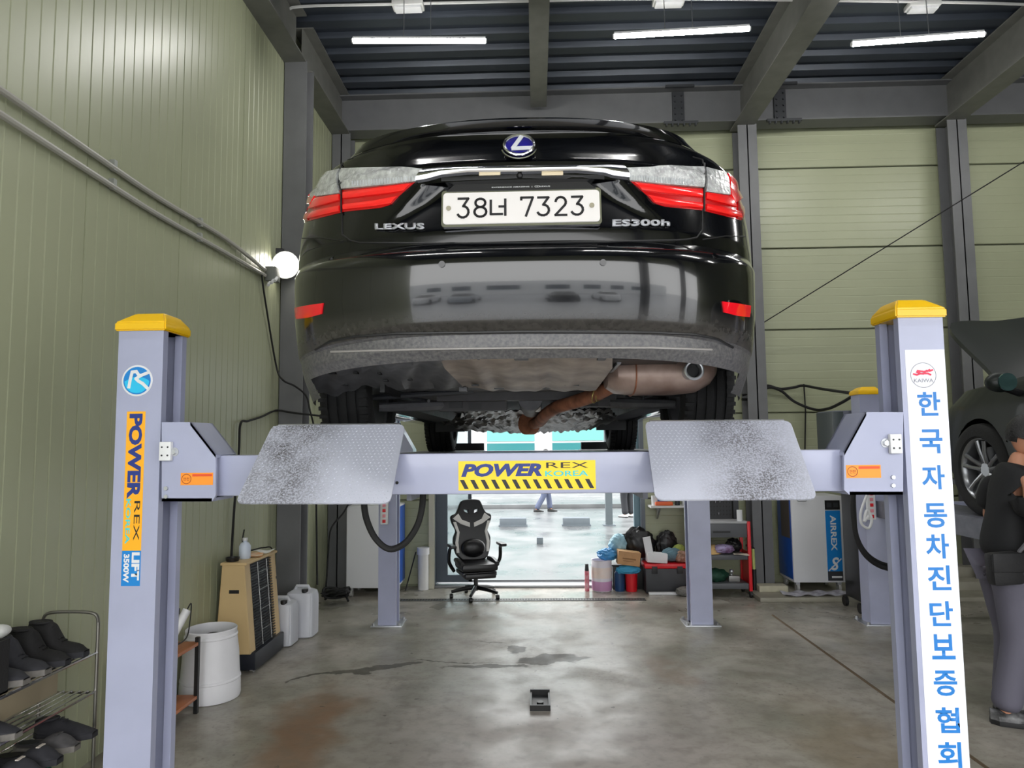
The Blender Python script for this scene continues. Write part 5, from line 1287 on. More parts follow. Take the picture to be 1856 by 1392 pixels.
t = Thing('bucket', 'small red bucket with a blue cloth hanging over its rim', 'bucket', (1.06, 8.20, 0), world=True)
t.part('body', MB().lathe([(0, .002), (.062, .002), (.072, .22), (.076, .225), (.068, .222), (.058, .01), (0, .01)], (1.06, 8.20, 0), n=32), REDP); t.part('bail', MB().tube(arc((1.06, 8.2, .20), .073, 0, PI, 14, 'XZ'), .003, n=5), BLACK)
def crumple_blob(c, r, sc, seed, seg=40, rings=26, amp=.34):
    rnd = random.Random(seed); ph = [(V((rnd.uniform(-1, 1), rnd.uniform(-1, 1), rnd.uniform(-1, 1))).normalized()*rnd.uniform(2, 11), rnd.random()*6, rnd.uniform(.3, 1)) for _ in range(8)]
    mb = MB().sph((0, 0, 0), 1, seg=seg, rings=rings)
    for v in mb.bm.verts:
        n_ = v.co.normalized(); d = sum(a*abs(math.sin(n_.dot(k)+p)) for k, p, a in ph)/4; v.co = n_*(1-amp+amp*2*d*.6)
        v.co = V((v.co.x*r*sc[0]+c[0], v.co.y*r*sc[1]+c[1], max(v.co.z*r*sc[2]+c[2], c[2]-r*sc[2]*.8)))
    return mb
BLUEB = mat('bag_blue', (58, 138, 196), .35, var=.25, vscale=14); CYB = mat('bag_pale_blue', (150, 190, 206), .25, var=.3, vscale=12); BLKB = mat('bag_black', (20, 20, 22), .35)
t = Thing('low_table', 'low dark crate under the heap of bags right of the doorway', 'crate', (1.15, 8.36, 0), world=True)
t.part('crate_body', MB().bx(.86, 1.36, 8.29, 8.44, .0, .26, bev=.006), BLACK); t.part('crate_lid', MB().bx(.85, 1.37, 8.285, 8.445, .26, .28, bev=.004), DARKG)
single('blue_cloth', crumple_blob((.80, 8.25, .40), .12, (1.0, .8, .62), 4), BLUEB, 'blue plastic bag lying open over the white pail', 'bag')
single('cloth', crumple_blob((1.02, 8.15, .245), .10, (1.35, .5, .5), 6), mat('cloth_blue', (60, 150, 190), .7), 'blue cloth hanging over the small red bucket', 'cloth')
single('plastic_bag', crumple_blob((.94, 8.34, .50), .12, (.9, .6, 1.0), 7), CYB, 'shiny pale blue bag behind the cardboard box', 'bag')
single('rubbish_bag', crumple_blob((1.16, 8.36, .50), .17, (1.15, .45, 1.1), 8), BLKB, 'big black bag on the heap behind the cardboard box', 'bag')
single('rubbish_bag', crumple_blob((1.50, 8.37, .48), .13, (.95, .5, 1.3), 9), BLKB, 'smaller black bag at the right end of the heap', 'bag')
t = Thing('cardboard_box', 'tilted brown cardboard box in front of the big black bag', 'box', (1.02, 8.20, .30), world=True)
t.part('carton', MB().box((1.03, 8.19, .375), (.25, .17, .15), ry=.13, bev=.003), mat('cardboard', (192, 148, 104), .7, var=.12, vscale=9)); t.part('tape', MB().box((1.03, 8.19, .452), (.26, .04, .002), ry=.13), mat('tape', (206, 178, 130), .3))
t.part('print', MB().box((1.03, 8.103, .372), (.15, .003, .014), ry=.13).box((1.02, 8.103, .347), (.12, .003, .006), ry=.13), mat('print_brown', (140, 100, 60), .6))
t = Thing('white_carton', 'white L-shaped carton with an upright flap on the red lid', 'box', (1.32, 8.16, .33), world=True)
t.part('carton', MB().box((1.34, 8.14, .385), (.22, .16, .10), ry=.06, bev=.003), WHITE); t.part('flap', MB().box((1.25, 8.12, .49), (.085, .012, .25), ry=-.16), WHITE)
t = Thing('tool_case', 'black plastic case with a red lid on the floor right of the doorway', 'case', (1.46, 8.17, 0), world=True)
t.part('case_body', MB().bx(1.20, 1.68, 8.05, 8.29, .004, .275, bev=.012), DARKG); t.part('lid', MB().bx(1.19, 1.69, 8.04, 8.30, .275, .325, bev=.012), REDP)
for x in (1.3, 1.58): t.part('latch', MB().bx(x-.03, x+.03, 8.03, 8.05, .22, .30, bev=.004), BLACK)
single('cloth', crumple_blob((1.52, 8.18, .405), .10, (1.1, .8, .8), 12), mat('cloth_teal', (92, 124, 136), .7, var=.3, vscale=18), 'grey teal cloth lying on the red lid right of the white carton', 'cloth')
single('cloth', crumple_blob((1.62, 8.13, .39), .08, (1, .8, .85), 13), mat('cloth_beige', (186, 156, 136), .8, var=.35, vscale=30, c2=(110, 80, 60)), 'spotted beige cloth at the right end of the red lid', 'cloth')
single('cloth', crumple_blob((1.62, 8.27, .455), .07, (1, .7, .8), 14), mat('cloth_lime', (160, 176, 90), .8), 'small yellow green cloth on the red lid near the rear right post', 'cloth')
single('plastic_bar', MB().bx(1.22, 1.56, 7.98, 8.02, .001, .03, bev=.004), WHITE, 'thin white bar lying on the floor in front of the black and red case', 'bar')
single('rag', crumple_blob((1.62, 7.95, .045), .09, (1.2, .8, .6), 15), mat('rag_grey', (120, 118, 114), .8), 'crumpled grey rag on the floor beside the rear right post', 'rag')
# wall shelf over the heap
t = Thing('wall_shelf', 'white board shelf on the far wall over the heap of bags', 'shelf', (1.6, 8.33, .93), world=True)
t.part('board', MB().bx(1.30, 1.86, 8.20, 8.44, .925, .95, bev=.003), WHITEM); t.part('upright', MB().bx(1.80, 1.83, 8.20, 8.24, 0.33, 1.5), WHITEM)
t.part('bracket', MB().prism([(1.4, 8.44, .925), (1.4, 8.24, .925), (1.4, 8.44, .78)], (.02, 0, 0)), ZINC)
single('tray', MB().box((1.46, 8.28, .972), (.2, .12, .04), bev=.01), mat('tray_orange', (224, 96, 40), .4), 'orange tray on the white wall shelf', 'tray')
single('bottle', MB().cyl((1.36, 8.3, .951), (1.36, 8.3, 1.06), .035, n=20), WHITE, 'white tub at the left end of the wall shelf', 'tub')
single('cloth', crumple_blob((1.47, 8.36, 1.015), .05, (1.3, .8, 1.0), 16), mat('cloth_deep_blue', (40, 90, 170), .6), 'deep blue cloth behind the orange tray on the wall shelf', 'cloth')
for k, (x, lb) in enumerate(((1.62, 'left'), (1.70, 'middle'), (1.78, 'right'))): single('jar', MB().cyl((x, 8.29, .951), (x, 8.29, 1.03), .03, n=16), (DARKG, WHITE, BLACK)[k], '%s one of the three small jars at the right of the wall shelf' % lb, 'jar', 'small jars on the wall shelf')
# ---------------------------------------------------------------- red tool trolley
CX0, CX1, CY0, CY1 = 1.745, 2.29, 7.84, 8.14
t = Thing('tool_trolley', 'red framed tool trolley with dark shelves right of the rear right post', 'trolley', ((CX0+CX1)/2, 8.0, 0), world=True)
for x in (CX0, CX1):
    for y in (CY0, CY1): t.part('upright', MB().box((x, y, .44), (.035, .035, .74), bev=.004), REDP)
    t.part('side_plate', MB().box((x, (CY0+CY1)/2, .30), (.01, .27, .36)), REDP)
sh = mat('trolley_grey', (86, 88, 92), .45)
for z, h in ((.09, .06), (.40, .05)): t.part('shelf', MB().bx(CX0+.018, CX1-.018, CY0, CY1, z, z+h, bev=.005), sh)
dw = t.part('drawer', MB().bx(CX0+.018, CX1-.018, CY0-.004, CY1, .64, .79, bev=.005), sh); t.part('handle', MB().bx(CX0+.16, CX1-.2, CY0-.012, CY0-.002, .69, .71), BLACK, dw)
t.part('worktop', MB().bx(CX0, CX1, CY0-.01, CY1+.01, .79, .81, bev=.004), mat('trolley_top', (176, 176, 178), .5))
for (x, y) in ((CX0, CY0), (CX1, CY0), (CX0, CY1), (CX1, CY1)): t.part('caster', MB().cyl((x-.012, y, .035), (x+.012, y, .035), .035, n=14).box((x, y, .068), (.03, .03, .03)), BLACK)
t2 = Thing('pegboard', 'black perforated pegboard with hooks standing on top of the red trolley', 'pegboard', (2.0, 8.1, .81), world=True)
t2.part('panel_board', MB().bx(1.74, 2.19, 8.10, 8.115, .811, 1.3), mat('panel_black', (46, 47, 50), .5)); mb = MB()
for i in range(12):
    for j in range(9): mb.box((1.78+i*.035, 8.098, .86+j*.045), (.012, .003, .02))
o = t2.part('perforations', mb, BLACK); o['kind'] = 'stuff'
t2.part('side_post', MB().bx(2.2, 2.26, 8.08, 8.14, .811, 1.3), DARKG)
for i, (x, z) in enumerate(((2.0, 1.0), (2.05, 1.0), (2.1, 1.03), (2.03, .87))): t2.part('hook', MB().tube([(x, 8.095, z), (x, 8.06, z), (x, 8.05, z+.02)], .006, n=6), CHROME)
single('straw_hat', MB().lathe([(.118, .455), (.112, .462), (.085, .47), (.08, .52), (.06, .545), (.0, .55), (.0, .53)], (1.90, 7.97, 0), n=28), mat('straw', (206, 172, 116), .7, var=.2, vscale=30), 'straw coloured hat on the middle shelf of the red trolley', 'hat')
single('cloth', crumple_blob((2.04, 7.93, .505), .085, (1.3, .8, .62), 18), mat('cloth_purple', (110, 70, 110), .7, var=.5, vscale=10, c2=(190, 180, 220)), 'purple and lilac cloth on the middle shelf of the red trolley', 'cloth')
single('tool_bag', crumple_blob((2.17, 8.02, .53), .10, (.9, .9, .8), 19), BLKB, 'black tool bag at the right of the middle trolley shelf', 'bag')
single('paper_sheet', sheet((2.20, 7.83, .455), .16, .10, -.2, .006, seed=9), mat('paper_cream', (232, 224, 206), .6), 'cream paper sheet hanging over the edge of the middle trolley shelf', 'paper')
single('cloth', crumple_blob((1.93, 7.98, .21), .10, (1.5, .9, .75), 20), mat('cloth_green', (20, 66, 48), .7, var=.3, vscale=20), 'dark green cloth on the lowest shelf of the red trolley', 'cloth')
t = Thing('clamp_tool', 'small grey metal tool with a round knob on the lowest trolley shelf', 'tool', (2.14, 7.95, .151), world=True)
t.part('tool_body', MB().box((2.14, 7.95, .185), (.12, .08, .065), bev=.01), mat('cast_grey', (140, 138, 136), .4, metal=.4)); t.part('knob', MB().cyl((2.12, 7.95, .215), (2.12, 7.95, .25), .012, n=10).sph((2.12, 7.95, .26), .026), ZINC)
single('white_tub', MB().cyl((2.21, 7.88, .811), (2.21, 7.88, .93), .03, n=16), WHITE, 'small white tub on the right corner of the trolley top', 'tub')
t = Thing('hand_pump', 'yellow green hand pump with a black foot leaning on the right column', 'pump', (2.37, 8.0, .045), world=True)
t.part('barrel', MB().cyl((2.385, 8.02, .27), (2.385, 8.03, .49), .017, n=14), mat('pump_lime', (190, 200, 120), .4)); t.part('pump_foot', MB().cyl((2.385, 8.02, .046), (2.385, 8.02, .27), .024, n=14), BLACK); t.part('handle', MB().tube([(2.31, 8.03, .53), (2.385, 8.03, .50), (2.40, 8.03, .49)], .012, n=8), BLACK)
single('concrete_block', MB().bx(2.40, 2.71, 7.90, 8.06, .046, .11, bev=.006), mat('block_cream', (186, 182, 160), .8, var=.1, vscale=12), 'pale concrete block lying at the foot of the right column', 'block')
single('plastic_sheet', sheet((2.98, 7.78, .047), .75, .22, .05, .012, 16, seed=30), mat('foil', (190, 188, 200), .25, var=.3, vscale=20), 'crumpled silvery plastic sheet on the low slab before the white machine', 'sheet')
# service machine behind the neighbouring lift post
t = Thing('service_machine', 'tall dark grey service machine with a slanted head behind the right crossbeam end', 'machine', (3.2, 7.2, .0), world=True)
t.part('cabinet', MB().bx(3.15, 3.60, 7.10, 7.50, .10, 1.45, bev=.01), mat('machine_dark', (40, 42, 46), .35)); hd = t.part('head', MB().bx(2.92, 3.58, 7.05, 7.45, 1.45, 1.97, bev=.015), mat('machine_grey', (110, 114, 126), .4))
t.part('head_side', MB().bx(2.912, 3.02, 7.04, 7.44, 1.46, 1.96, bev=.006), mat('machine_green_grey', (66, 74, 76), .4), hd)
t.part('display', MB().bx(3.07, 3.3, 7.035, 7.05, 1.72, 1.93), mat('panel_lilac', (140, 144, 160), .35), hd); t.part('paper', MB().bx(3.04, 3.22, 7.03, 7.05, 1.48, 1.68), WHITE, hd)
mb = MB()
for k in range(6): mb.bx(3.22, 3.34, 7.03, 7.036, 1.76+k*.025, 1.77+k*.025)
t.part('vent_lines', mb, DARKG, hd)
t.part('script_mark', MB().tube(cr([(2.94, 7.036, 1.64), (2.97, 7.036, 1.68), (2.95, 7.036, 1.69), (2.985, 7.036, 1.71), (2.955, 7.036, 1.735), (2.99, 7.036, 1.76), (2.965, 7.036, 1.775), (2.99, 7.036, 1.80)], 5), .0035, n=5), mat('script_blue', (120, 170, 200), .4), hd)
t.part('knob', MB().cyl((3.25, 7.075, 1.17), (3.25, 7.05, 1.17), .035, n=20), AIRB)
for (x, y) in ((3.13, 7.12), (3.55, 7.12), (3.13, 7.46), (3.55, 7.46)): t.part('caster', MB().cyl((x-.015, y, .05), (x+.015, y, .05), .05, n=14), BLACK)
single('cable', MB().tube(cr([P(1345, 716, 8.35), P(1372, 712, 8.38), P(1380, 703, 8.38), P(1392, 699, 8.38), P(1415, 705, 8.38), P(1440, 702, 8.36), P(1456, 699, 8.3), P(1490, 705, 7.9), P(1545, 713, 7.0)]), .016, n=8), BLACKR, 'upper black cable hanging from the right column to the yellow-capped post behind', 'cable')
single('cable', MB().tube(cr([P(1345, 724, 8.30), P(1368, 722, 8.33), P(1390, 703, 8.33), P(1415, 708, 8.33), P(1440, 728, 8.30), P(1475, 742, 8.2), P(1500, 741, 7.8), P(1525, 730, 7.4), P(1548, 716, 7.0)]), .016, n=8), BLACKR, 'lower sagging black cable between the right column and the yellow-capped post', 'cable')
single('cable', MB().tube([P(1457, 696, 8.4), P(1460, 745, 8.41), P(1459, 815, 8.42), P(1459, 880, 8.42)], .008, n=6), BLACKR, 'thin black cable running straight down the far wall', 'cable')
single('guy_wire', MB().tube([P(1372, 592, 8.2), P(1856, 293, 7.0), P(2100, 140, 6.4)], .006, n=6), BLACKR, 'thin dark wire slanting up across the right far wall', 'wire')
# socket strips
def socket_strip(c, h, lab):
    t = Thing('socket_strip', lab, 'power strip', (c.x, c.y, c.z-h/2), world=True, group='hanging power strips'); t.part('housing', MB().box(c, (.075, .04, h), bev=.01), WHITE)
    for k in range(5): t.part('switch', MB().box(c+V((0, -.022, h*(.38-.19*k))), (.03, .008, .03), bev=.003), REDP if k % 2 == 0 else mat('switch_pink', (230, 150, 160), .4))
    return t
socket_strip(P(697, 925, 6.648), .26, 'white power strip with red switches hanging on the rear left post')
ss = socket_strip(P(1578, 915, 6.658), .27, 'white power strip with red switches hanging left of the front right post')
ss.part('cord', MB().tube(cr([P(1575, 890, 6.63), P(1568, 905, 6.63), P(1560, 930, 6.63), P(1562, 950, 6.63), P(1575, 957, 6.63), P(1580, 940, 6.63), P(1571, 925, 6.63), P(1566, 945, 6.61), P(1574, 935, 6.61)]), .012, n=8), WHITE)
for dy, r, lb in ((0, .02, 'thick black hose hanging in an arc left of the front right post'), (-7, .012, 'thinner black hose above the thick one left of the front right post')):
    single('hose', MB().tube(cr([P(1548, 880, 6.1), P(1546, 925+dy, 6.1), P(1553, 975+dy, 6.1), P(1570, 1008+dy, 6.1), P(1600, 1028+dy, 6.15), P(1640, 1034+dy, 6.2)]), r, n=10), BLACKR, lb, 'hose')
# square anchor box let into the floor
t = Thing('floor_box', 'small square black steel box on the floor under the middle of the car', 'box', (.005, 4.73, 0), world=True)
t.part('frame', MB().bx(-.06, .07, 4.60, 4.615, 0, .035).bx(-.06, .07, 4.855, 4.87, 0, .045).bx(-.06, -.048, 4.615, 4.855, 0, .035).bx(.058, .07, 4.615, 4.855, 0, .035), BLACK); t.part('plate', MB().bx(-.048, .058, 4.615, 4.855, .001, .012), DARKG); t.part('boss', MB().cyl((.005, 4.68, .012), (.005, 4.68, .03), .022, n=14), BLACK)
# ---------------------------------------------------------------- outdoors in front
CON = mat('stop_grey', (96, 104, 112), .6, var=.1)
for x0, lb in ((-.78, 'left grey kerb block standing in the street behind the gaming chair'), (.54, 'right grey kerb block standing in the street near the thin grey post')):
    t = Thing('kerb_block', lb, 'block', (x0+.28, 15, -.05), world=True, group='kerb blocks in the street'); t.part('block', MB().bx(x0, x0+.56, 14.9, 15.1, -.05, .12, bev=.02), CON); t.part('foot', MB().bx(x0-.02, x0+.58, 14.88, 15.12, -.05, -.02), CON)
t = Thing('street_post', 'thin dark grey square post standing in the street', 'post', (1.5, 15, -.05), world=True); t.part('pole', MB().bx(1.435, 1.575, 14.93, 15.07, -.05, 3.2), mat('post_grey', (86, 94, 100), .5)); t.part('base_plate', MB().bx(1.38, 1.63, 14.88, 15.12, -.05, -.03), CON)
single('small_box', MB().bx(-.01, .10, 12.3, 12.42, -.05, .06, bev=.005), CON, 'tiny grey box on the wet ground outside the doorway', 'box')
# ---------------------------------------------------------------- neighbouring bay: lift and car with its bonnet up
N = Thing('neighbour_lift', 'second grey lift with a yellow cap in the right bay under the dark car', 'car lift', (4.0, 4.7, 0), world=True)
post(N, 3.02, 3.20, 6.68, 2.09, 1)
N.part('runway', MB().bx(3.12, 3.60, 2.9, 6.7, 1.06, 1.12).bx(3.12, 3.14, 2.9, 6.7, .97, 1.06), RUN)
N.part('runway', MB().bx(4.55, 5.05, 2.9, 6.7, 1.06, 1.12), RUN)
N.part('crossbeam', MB().bx(3.15, 5.2, 6.70, 6.82, .95, 1.10, bev=.008), LIFT)
post(N, 5.05, 5.22, 6.68, 2.09, -1)
post(N, 5.05, 5.22, 2.65, 2.09, -1)
# a shell for cars other than the main one: stacked outlines
def shell_car(t, cx, yr, g0, length, w, mpaint, flip=1, bonnet_open=False, glass=True):
    """tail at yr, nose at yr+flip*length, tyres standing at g0"""
    def yy(v): return yr+flip*v*length
    rows = [(.22, .02, .98, .95), (.35, .005, .995, 1.0), (.60, 0, 1.0, 1.0), (.80, .01, .985, .98), (.93, .03, .95 if not bonnet_open else .94, .95), (.99, .05, .80, .90)]
    cab = [(1.02, .10, .74, .84), (1.20, .20, .62, .74), (1.36, .29, .54, .66), (1.42, .38, .48, .50)]
    R_ = []
    for z, a, b, ww in rows+cab:
        pts = []; n = 64; lc = (a+b)/2; hl = (b-a)/2
        for k in range(n):
            an = 2*PI*k/n; c_, s_ = math.cos(an), math.sin(an)
            pts.append(V((cx+w/2*ww*math.copysign(abs(c_)**.42, c_), yy(lc+hl*math.copysign(abs(s_)**.55, s_)), g0+z)))
        R_.append(pts)
    body = MB(); win = MB()
    # sub-divide the sides so wheel arches can be cut
    rr = []
    for i in range(len(R_)-1):
        m = 5 if i < 4 else 2
        for q in range(m): rr.append(([a.lerp(b, q/m) for a, b in zip(R_[i], R_[i+1])], i))
    rr.append((R_[-1], len(R_)-1))
    n = 64; fine = []
    for pts, i in rr:
        f = []
        for k in range(n):
            a, b = pts[k], pts[(k+1) % n]; m = max(1, int((a-b).length/.06)) if False else 4
            for q in range(m): f.append(a.lerp(b, q/m))
        fine.append((f, i))
    def snap(p):
        for y in wy:
            d = math.hypot(p.y-y, p.z-g0-.33)
            if abs(p.x-cx) > w*.3 and .33 < d < .415: p.y = y+(p.y-y)*.375/d; p.z = g0+.33+(p.z-g0-.33)*.375/d
    def put(mb, vm, q):
        vs = [vm.setdefault(tuple(round(c, 5) for c in p), None) or vm.__setitem__(tuple(round(c, 5) for c in p), mb.bm.verts.new(p)) or vm[tuple(round(c, 5) for c in p)] for p in q]
        if len(set(vs)) == 4: mb.bm.faces.new(vs)
    v1, v2 = {}, {}; wy = (yy(.21), yy(.80))
    for f_, _i in fine:
        for p in f_: snap(p)
    for a, b in zip(fine, fine[1:]):
        for k in range(len(a[0])):
            q = (a[0][k], a[0][(k+1) % len(a[0])], b[0][(k+1) % len(a[0])], b[0][k]); c = (q[0]+q[1]+q[2]+q[3])/4
            if any(math.hypot(c.y-y, c.z-g0-.33) < .37 for y in wy) and abs(c.x-cx) > w*.3: continue
            if a[1] in (6, 7) : put(win, v2, q)
            else: put(body, v1, q)
    body.bm.faces.new([body.bm.verts.new(p) for p in R_[-1]])
    t.part('body', body, mpaint); t.part('window', win, GLASS)
    t.part('underside', MB().bx(cx-w*.42, cx+w*.42, min(yy(.05), yy(.95)), max(yy(.05), yy(.95)), g0+.2, g0+.24), BLACK)
    return wy
n2 = Thing('dark_saloon', 'dark green-black car on the right-hand lift with its bonnet propped open', 'car', (4.08, 4.0, 1.12), world=True)
G2 = 1.121
wy = shell_car(n2, 4.10, 1.45, G2, 4.75, 1.86, PAINTG, 1, True)
RB2 = mat('alloy', (150, 152, 156), .3, metal=.8)
for y in wy:
    for s in (-1, 1): wheel(n2, 4.10+s*.80, y, G2+.335, .335, .22, s, RB2, tread=False)
rows = []
for i in range(11):
    v = i/10; r = []
    for j in range(17):
        u = j/8-1; hw = .91-.09*v-.10*v**7; x = 4.10+u*hw
        y = 4.93+.86*v*math.cos(.0); z = 2.07+.56*v**.9-.02*abs(u)**3
        y += .07*(1-u*u)*v; z += .03*(1-u*u)+.012*math.cos(u*7)*v; r.append((x, y, z))
    rows.append(r)
n2.part('bonnet', MB().grid(rows, (0, .015, -.03)), PAINTG)
n2.part('bonnet_strut', MB().tube([(3.35, 5.0, 2.06), (3.45, 5.25, 2.28)], .008, n=6), ZINC)
mc2 = P(1812, 693, 4.72); m_ = n2.part('door_mirror', MB().sph(mc2, .085, seg=20, rings=14, sc=(1.1, .7, .78)), PAINTG)
n2.part('mirror_glass', MB().cyl(mc2+V((.012, -.052, -.002)), mc2+V((.012, -.064, -.002)), .058, n=24), mat('mirror_face', (110, 150, 150), .05, metal=.9), m_); n2.part('mirror_arm', MB().tube([mc2+V((0, .02, -.02)), mc2+V((.16, .05, -.07))], .025, n=8), BLACK, m_)
n2.part('door_seam', MB().tube([(3.178, 4.62, 2.02), (3.163, 4.62, 1.9), (3.163, 4.64, 1.5)], .003, n=5), CHROME)
# ---------------------------------------------------------------- parked cars in the yard behind, mirrored in the bumper
CW = mat('car_white', (216, 218, 222), .25, coat=1); CS = mat('car_silver', (150, 156, 164), .25, metal=.4, coat=1)
for i, (x, m, lb) in enumerate(((-6.5, CW, 'white car parked in the yard behind the viewer, far left'), (-3.2, CS, 'silver car parked in the yard behind the viewer'), (1.6, PAINT, 'black car parked in the yard behind the viewer'), (4.9, CW, 'white car parked in the yard behind the viewer, right'))):
    t = Thing('parked_car', lb, 'car', (x, -12.5, 0), world=True, group='cars parked in the yard'); wy = shell_car(t, x, -10.2, 0, 4.6, 1.8, m, -1)
    for y in wy:
        for s in (-1, 1): t.part('wheel', MB().cyl((x+s*.70, y, .32), (x+s*.90, y, .32), .32, n=28), BLACKR)
# ---------------------------------------------------------------- people
def skin_mesh(verts, edges, radii, sub=2, root=0):
    me = bpy.data.meshes.new('sk'); me.from_pydata([tuple(v) for v in verts], edges, []); o = bpy.data.objects.new('sk', me); COL.objects.link(o)
    md = o.modifiers.new('s', 'SKIN'); md.use_smooth_shade = True; md.branch_smoothing = .6
    for i, sv in enumerate(me.skin_vertices[0].data):
        r = radii[i]; sv.radius = r if isinstance(r, tuple) else (r, r); sv.use_root = (i == root)
    s2 = o.modifiers.new('u', 'SUBSURF'); s2.levels = sub; s2.render_levels = sub
    bpy.context.view_layer.update(); res = bpy.data.meshes.new_from_object(o.evaluated_get(bpy.context.evaluated_depsgraph_get())); bpy.data.objects.remove(o)
    for p in res.polygons: p.use_smooth = True
    return res
def merge(meshes):
    bm = bmesh.new()
    for m in meshes: bm.from_mesh(m)
    me = bpy.data.meshes.new('m'); bm.to_mesh(me); bm.free(); return me
def head_mesh():
    """head facing +x, centre at origin, about .24 high"""
    mb = MB().sph((0, 0, 0), 1, seg=40, rings=30)
    for v in mb.bm.verts:
        x, y, z = v.co; jaw = max(0, -z)
        X = x*(.098 if x > 0 else .102)*(1-.10*jaw*(x > 0)-.35*jaw*(x < 0)); Y = y*.076*(1-.36*jaw**1.4); Z = z*.120
        if x > .3:                                          # face
            f = math.exp(-(y/.16)**2)
            X += .022*f*math.exp(-((z+.10)/.13)**2)           # nose
            X -= .008*math.exp(-((abs(y)-.38)/.16)**2)*math.exp(-((z-.10)/.12)**2)   # eye sockets
            X += .006*math.exp(-((z-.26)/.1)**2)             # brow
            X += .006*f*math.exp(-((z+.42)/.07)**2); X += .009*math.exp(-(y/.3)**2)*math.exp(-((z+.72)/.14)**2)
        v.co = (X, Y, Z)
    for s in (-1, 1):
        g = MB().lathe([(0, .0), (.018, .004), (.022, .0), (.018, -.008), (0, -.008)], (0, 0, 0), n=16, axis='Y')
        me = g.mesh('e'); me.transform(Matrix.Translation((-.008, s*.078, -.008)) @ Matrix.Rotation(s*.3, 4, 'Z') @ Matrix.Diagonal((.8, 1, 1.5, 1))); mb.bm.from_mesh(me)
    return mb.mesh('head')
def hair_mesh():
    mb = MB().sph((0, 0, 0), 1, seg=36, rings=24)
    rnd = random.Random(2)
    kill = []
    for v in mb.bm.verts:
        x, y, z = v.co
        low = .18 if x > .45 else (-.05 if x > 0 else -.52+.25*(x > -.45))
        k = 1+rnd.uniform(-.012, .02)
        if z < low-.12: kill.append(v)
        v.co = (x*.113*k-.004, y*.087*k, z*.131*k+.006)
    bmesh.ops.delete(mb.bm, geom=kill, context='VERTS'); return mb.mesh('hair')
def person(lab, loc, rz, J, shirt, trou, shoe_m, scale=1, head_tilt=.25, head_yaw=0, sleeves=True, hair=HAIR, full=True):
    """J: joint table in the person's frame, facing +x, feet on z=0"""
    t = Thing('person', lab, 'person', loc, rz); M = lambda *a: V(a)
    v, e, r = [], [], []
    def add(p, rad, par=None):
        v.append(V(p)); r.append(rad); 
        if par is not None: e.append((par, len(v)-1))
        return len(v)-1
    pel = add(J['pelvis'], (.11, .08)); wa = add(J['waist'], (.10, .075), pel); ch = add(J['chest'], (.115, .085), wa); ub = add(J['upper'], (.075, .06), ch); nk = add(J['neck'], .052, ub); hb = add(J['headbase'], .05, nk)
    hands = []
    for s in ('l', 'r'):
        sh = add(J['sh'+s], .042, ub); el = add(J['el'+s], .038, sh); wr_ = add(J['wr'+s], .028, el); d = (J['wr'+s]-J['el'+s]).normalized(); pm_ = add(J['wr'+s]+d*.06, .034, wr_); hands.append((J['wr'+s]+d*.04, d, s))
        hp = add(J['hip'+s], .075, pel); kn = add(J['kn'+s], .05, hp); an = add(J['an'+s], .038, kn); f = (J['toe'+s]-J['an'+s]).normalized(); add(J['an'+s]+f*.06-V((0, 0, .02)), .022, an)
    ms = [skin_mesh(v, e, r)]
    for c, d, s in hands:                                  # five fingers, each its own bent chain
        side = d.cross(V((0, 0, 1))).normalized(); side = side if side.length > .1 else V((0, 1, 0)); nrm = side.cross(d).normalized()
        for k in range(4):
            o = c+side*(-.024+k*.016)+d*.03; L_ = (.068, .078, .074, .058)[k]; pts = [o, o+d*L_*.55, o+d*L_*.95-nrm*.012, o+d*L_*1.15-nrm*.032]
            ms.append(skin_mesh(pts, [(0, 1), (1, 2), (2, 3)], [.0095, .0088, .008, .007], 1))
        o = c-side*.03+d*.0; ms.append(skin_mesh([o, o-side*.022+d*.022, o-side*.03+d*.05], [(0, 1), (1, 2)], [.011, .010, .0085], 1))
    hc = J['headbase']+V((math.sin(head_tilt)*.08+.01, 0, .10)); HM = Matrix.Translation(hc) @ Matrix.Rotation(head_yaw, 4, 'Z') @ Matrix.Rotation(head_tilt, 4, 'Y')
    hm = head_mesh(); hm.transform(HM); ms.append(hm); bd = merge(ms); bd.polygons.foreach_set('use_smooth', [True]*len(bd.polygons)); t.part('body', bd, SKIN)
    hm = hair_mesh(); hm.transform(HM); t.part('hair', hm, hair)
    for s in (-1, 1):
        mb = MB().sph(HM @ V((.088, s*.030, .012)), .0115, seg=12, rings=8); t.part('eye', mb, WHITE)
        t.part('iris', MB().sph(HM @ V((.0965, s*.030, .012)), .005, seg=8, rings=6), BLACK)
    mb = MB().tube([HM @ V((.094, -.024, -.052)), HM @ V((.103, 0, -.050)), HM @ V((.094, .024, -.052))], .0035, n=6); t.part('mouth', mb, mat('lips', (160, 90, 80), .5))
    # shirt and trousers: thicker skins over the same joints
    cv = [J['pelvis']-V((0, 0, .04)), J['waist'], J['chest'], J['upper'], J['neck']-V((0, 0, .01))]; ce = [(0, 1), (1, 2), (2, 3), (3, 4)]; cr_ = [(.185, .15), (.17, .135), (.185, .145), (.17, .14), .085]
    for s in ('l', 'r'):
        a = len(cv); cv += [J['sh'+s], J['sh'+s].lerp(J['el'+s], .5), J['sh'+s].lerp(J['el'+s], .85)]; ce += [(3, a), (a, a+1), (a+1, a+2)]; cr_ += [.105, .098, .096]
    t.part('shirt', skin_mesh(cv, ce, cr_), shirt)
    tv_ = [J['pelvis']+V((0, 0, .04))]; te = []; tr = [(.145, .115)]
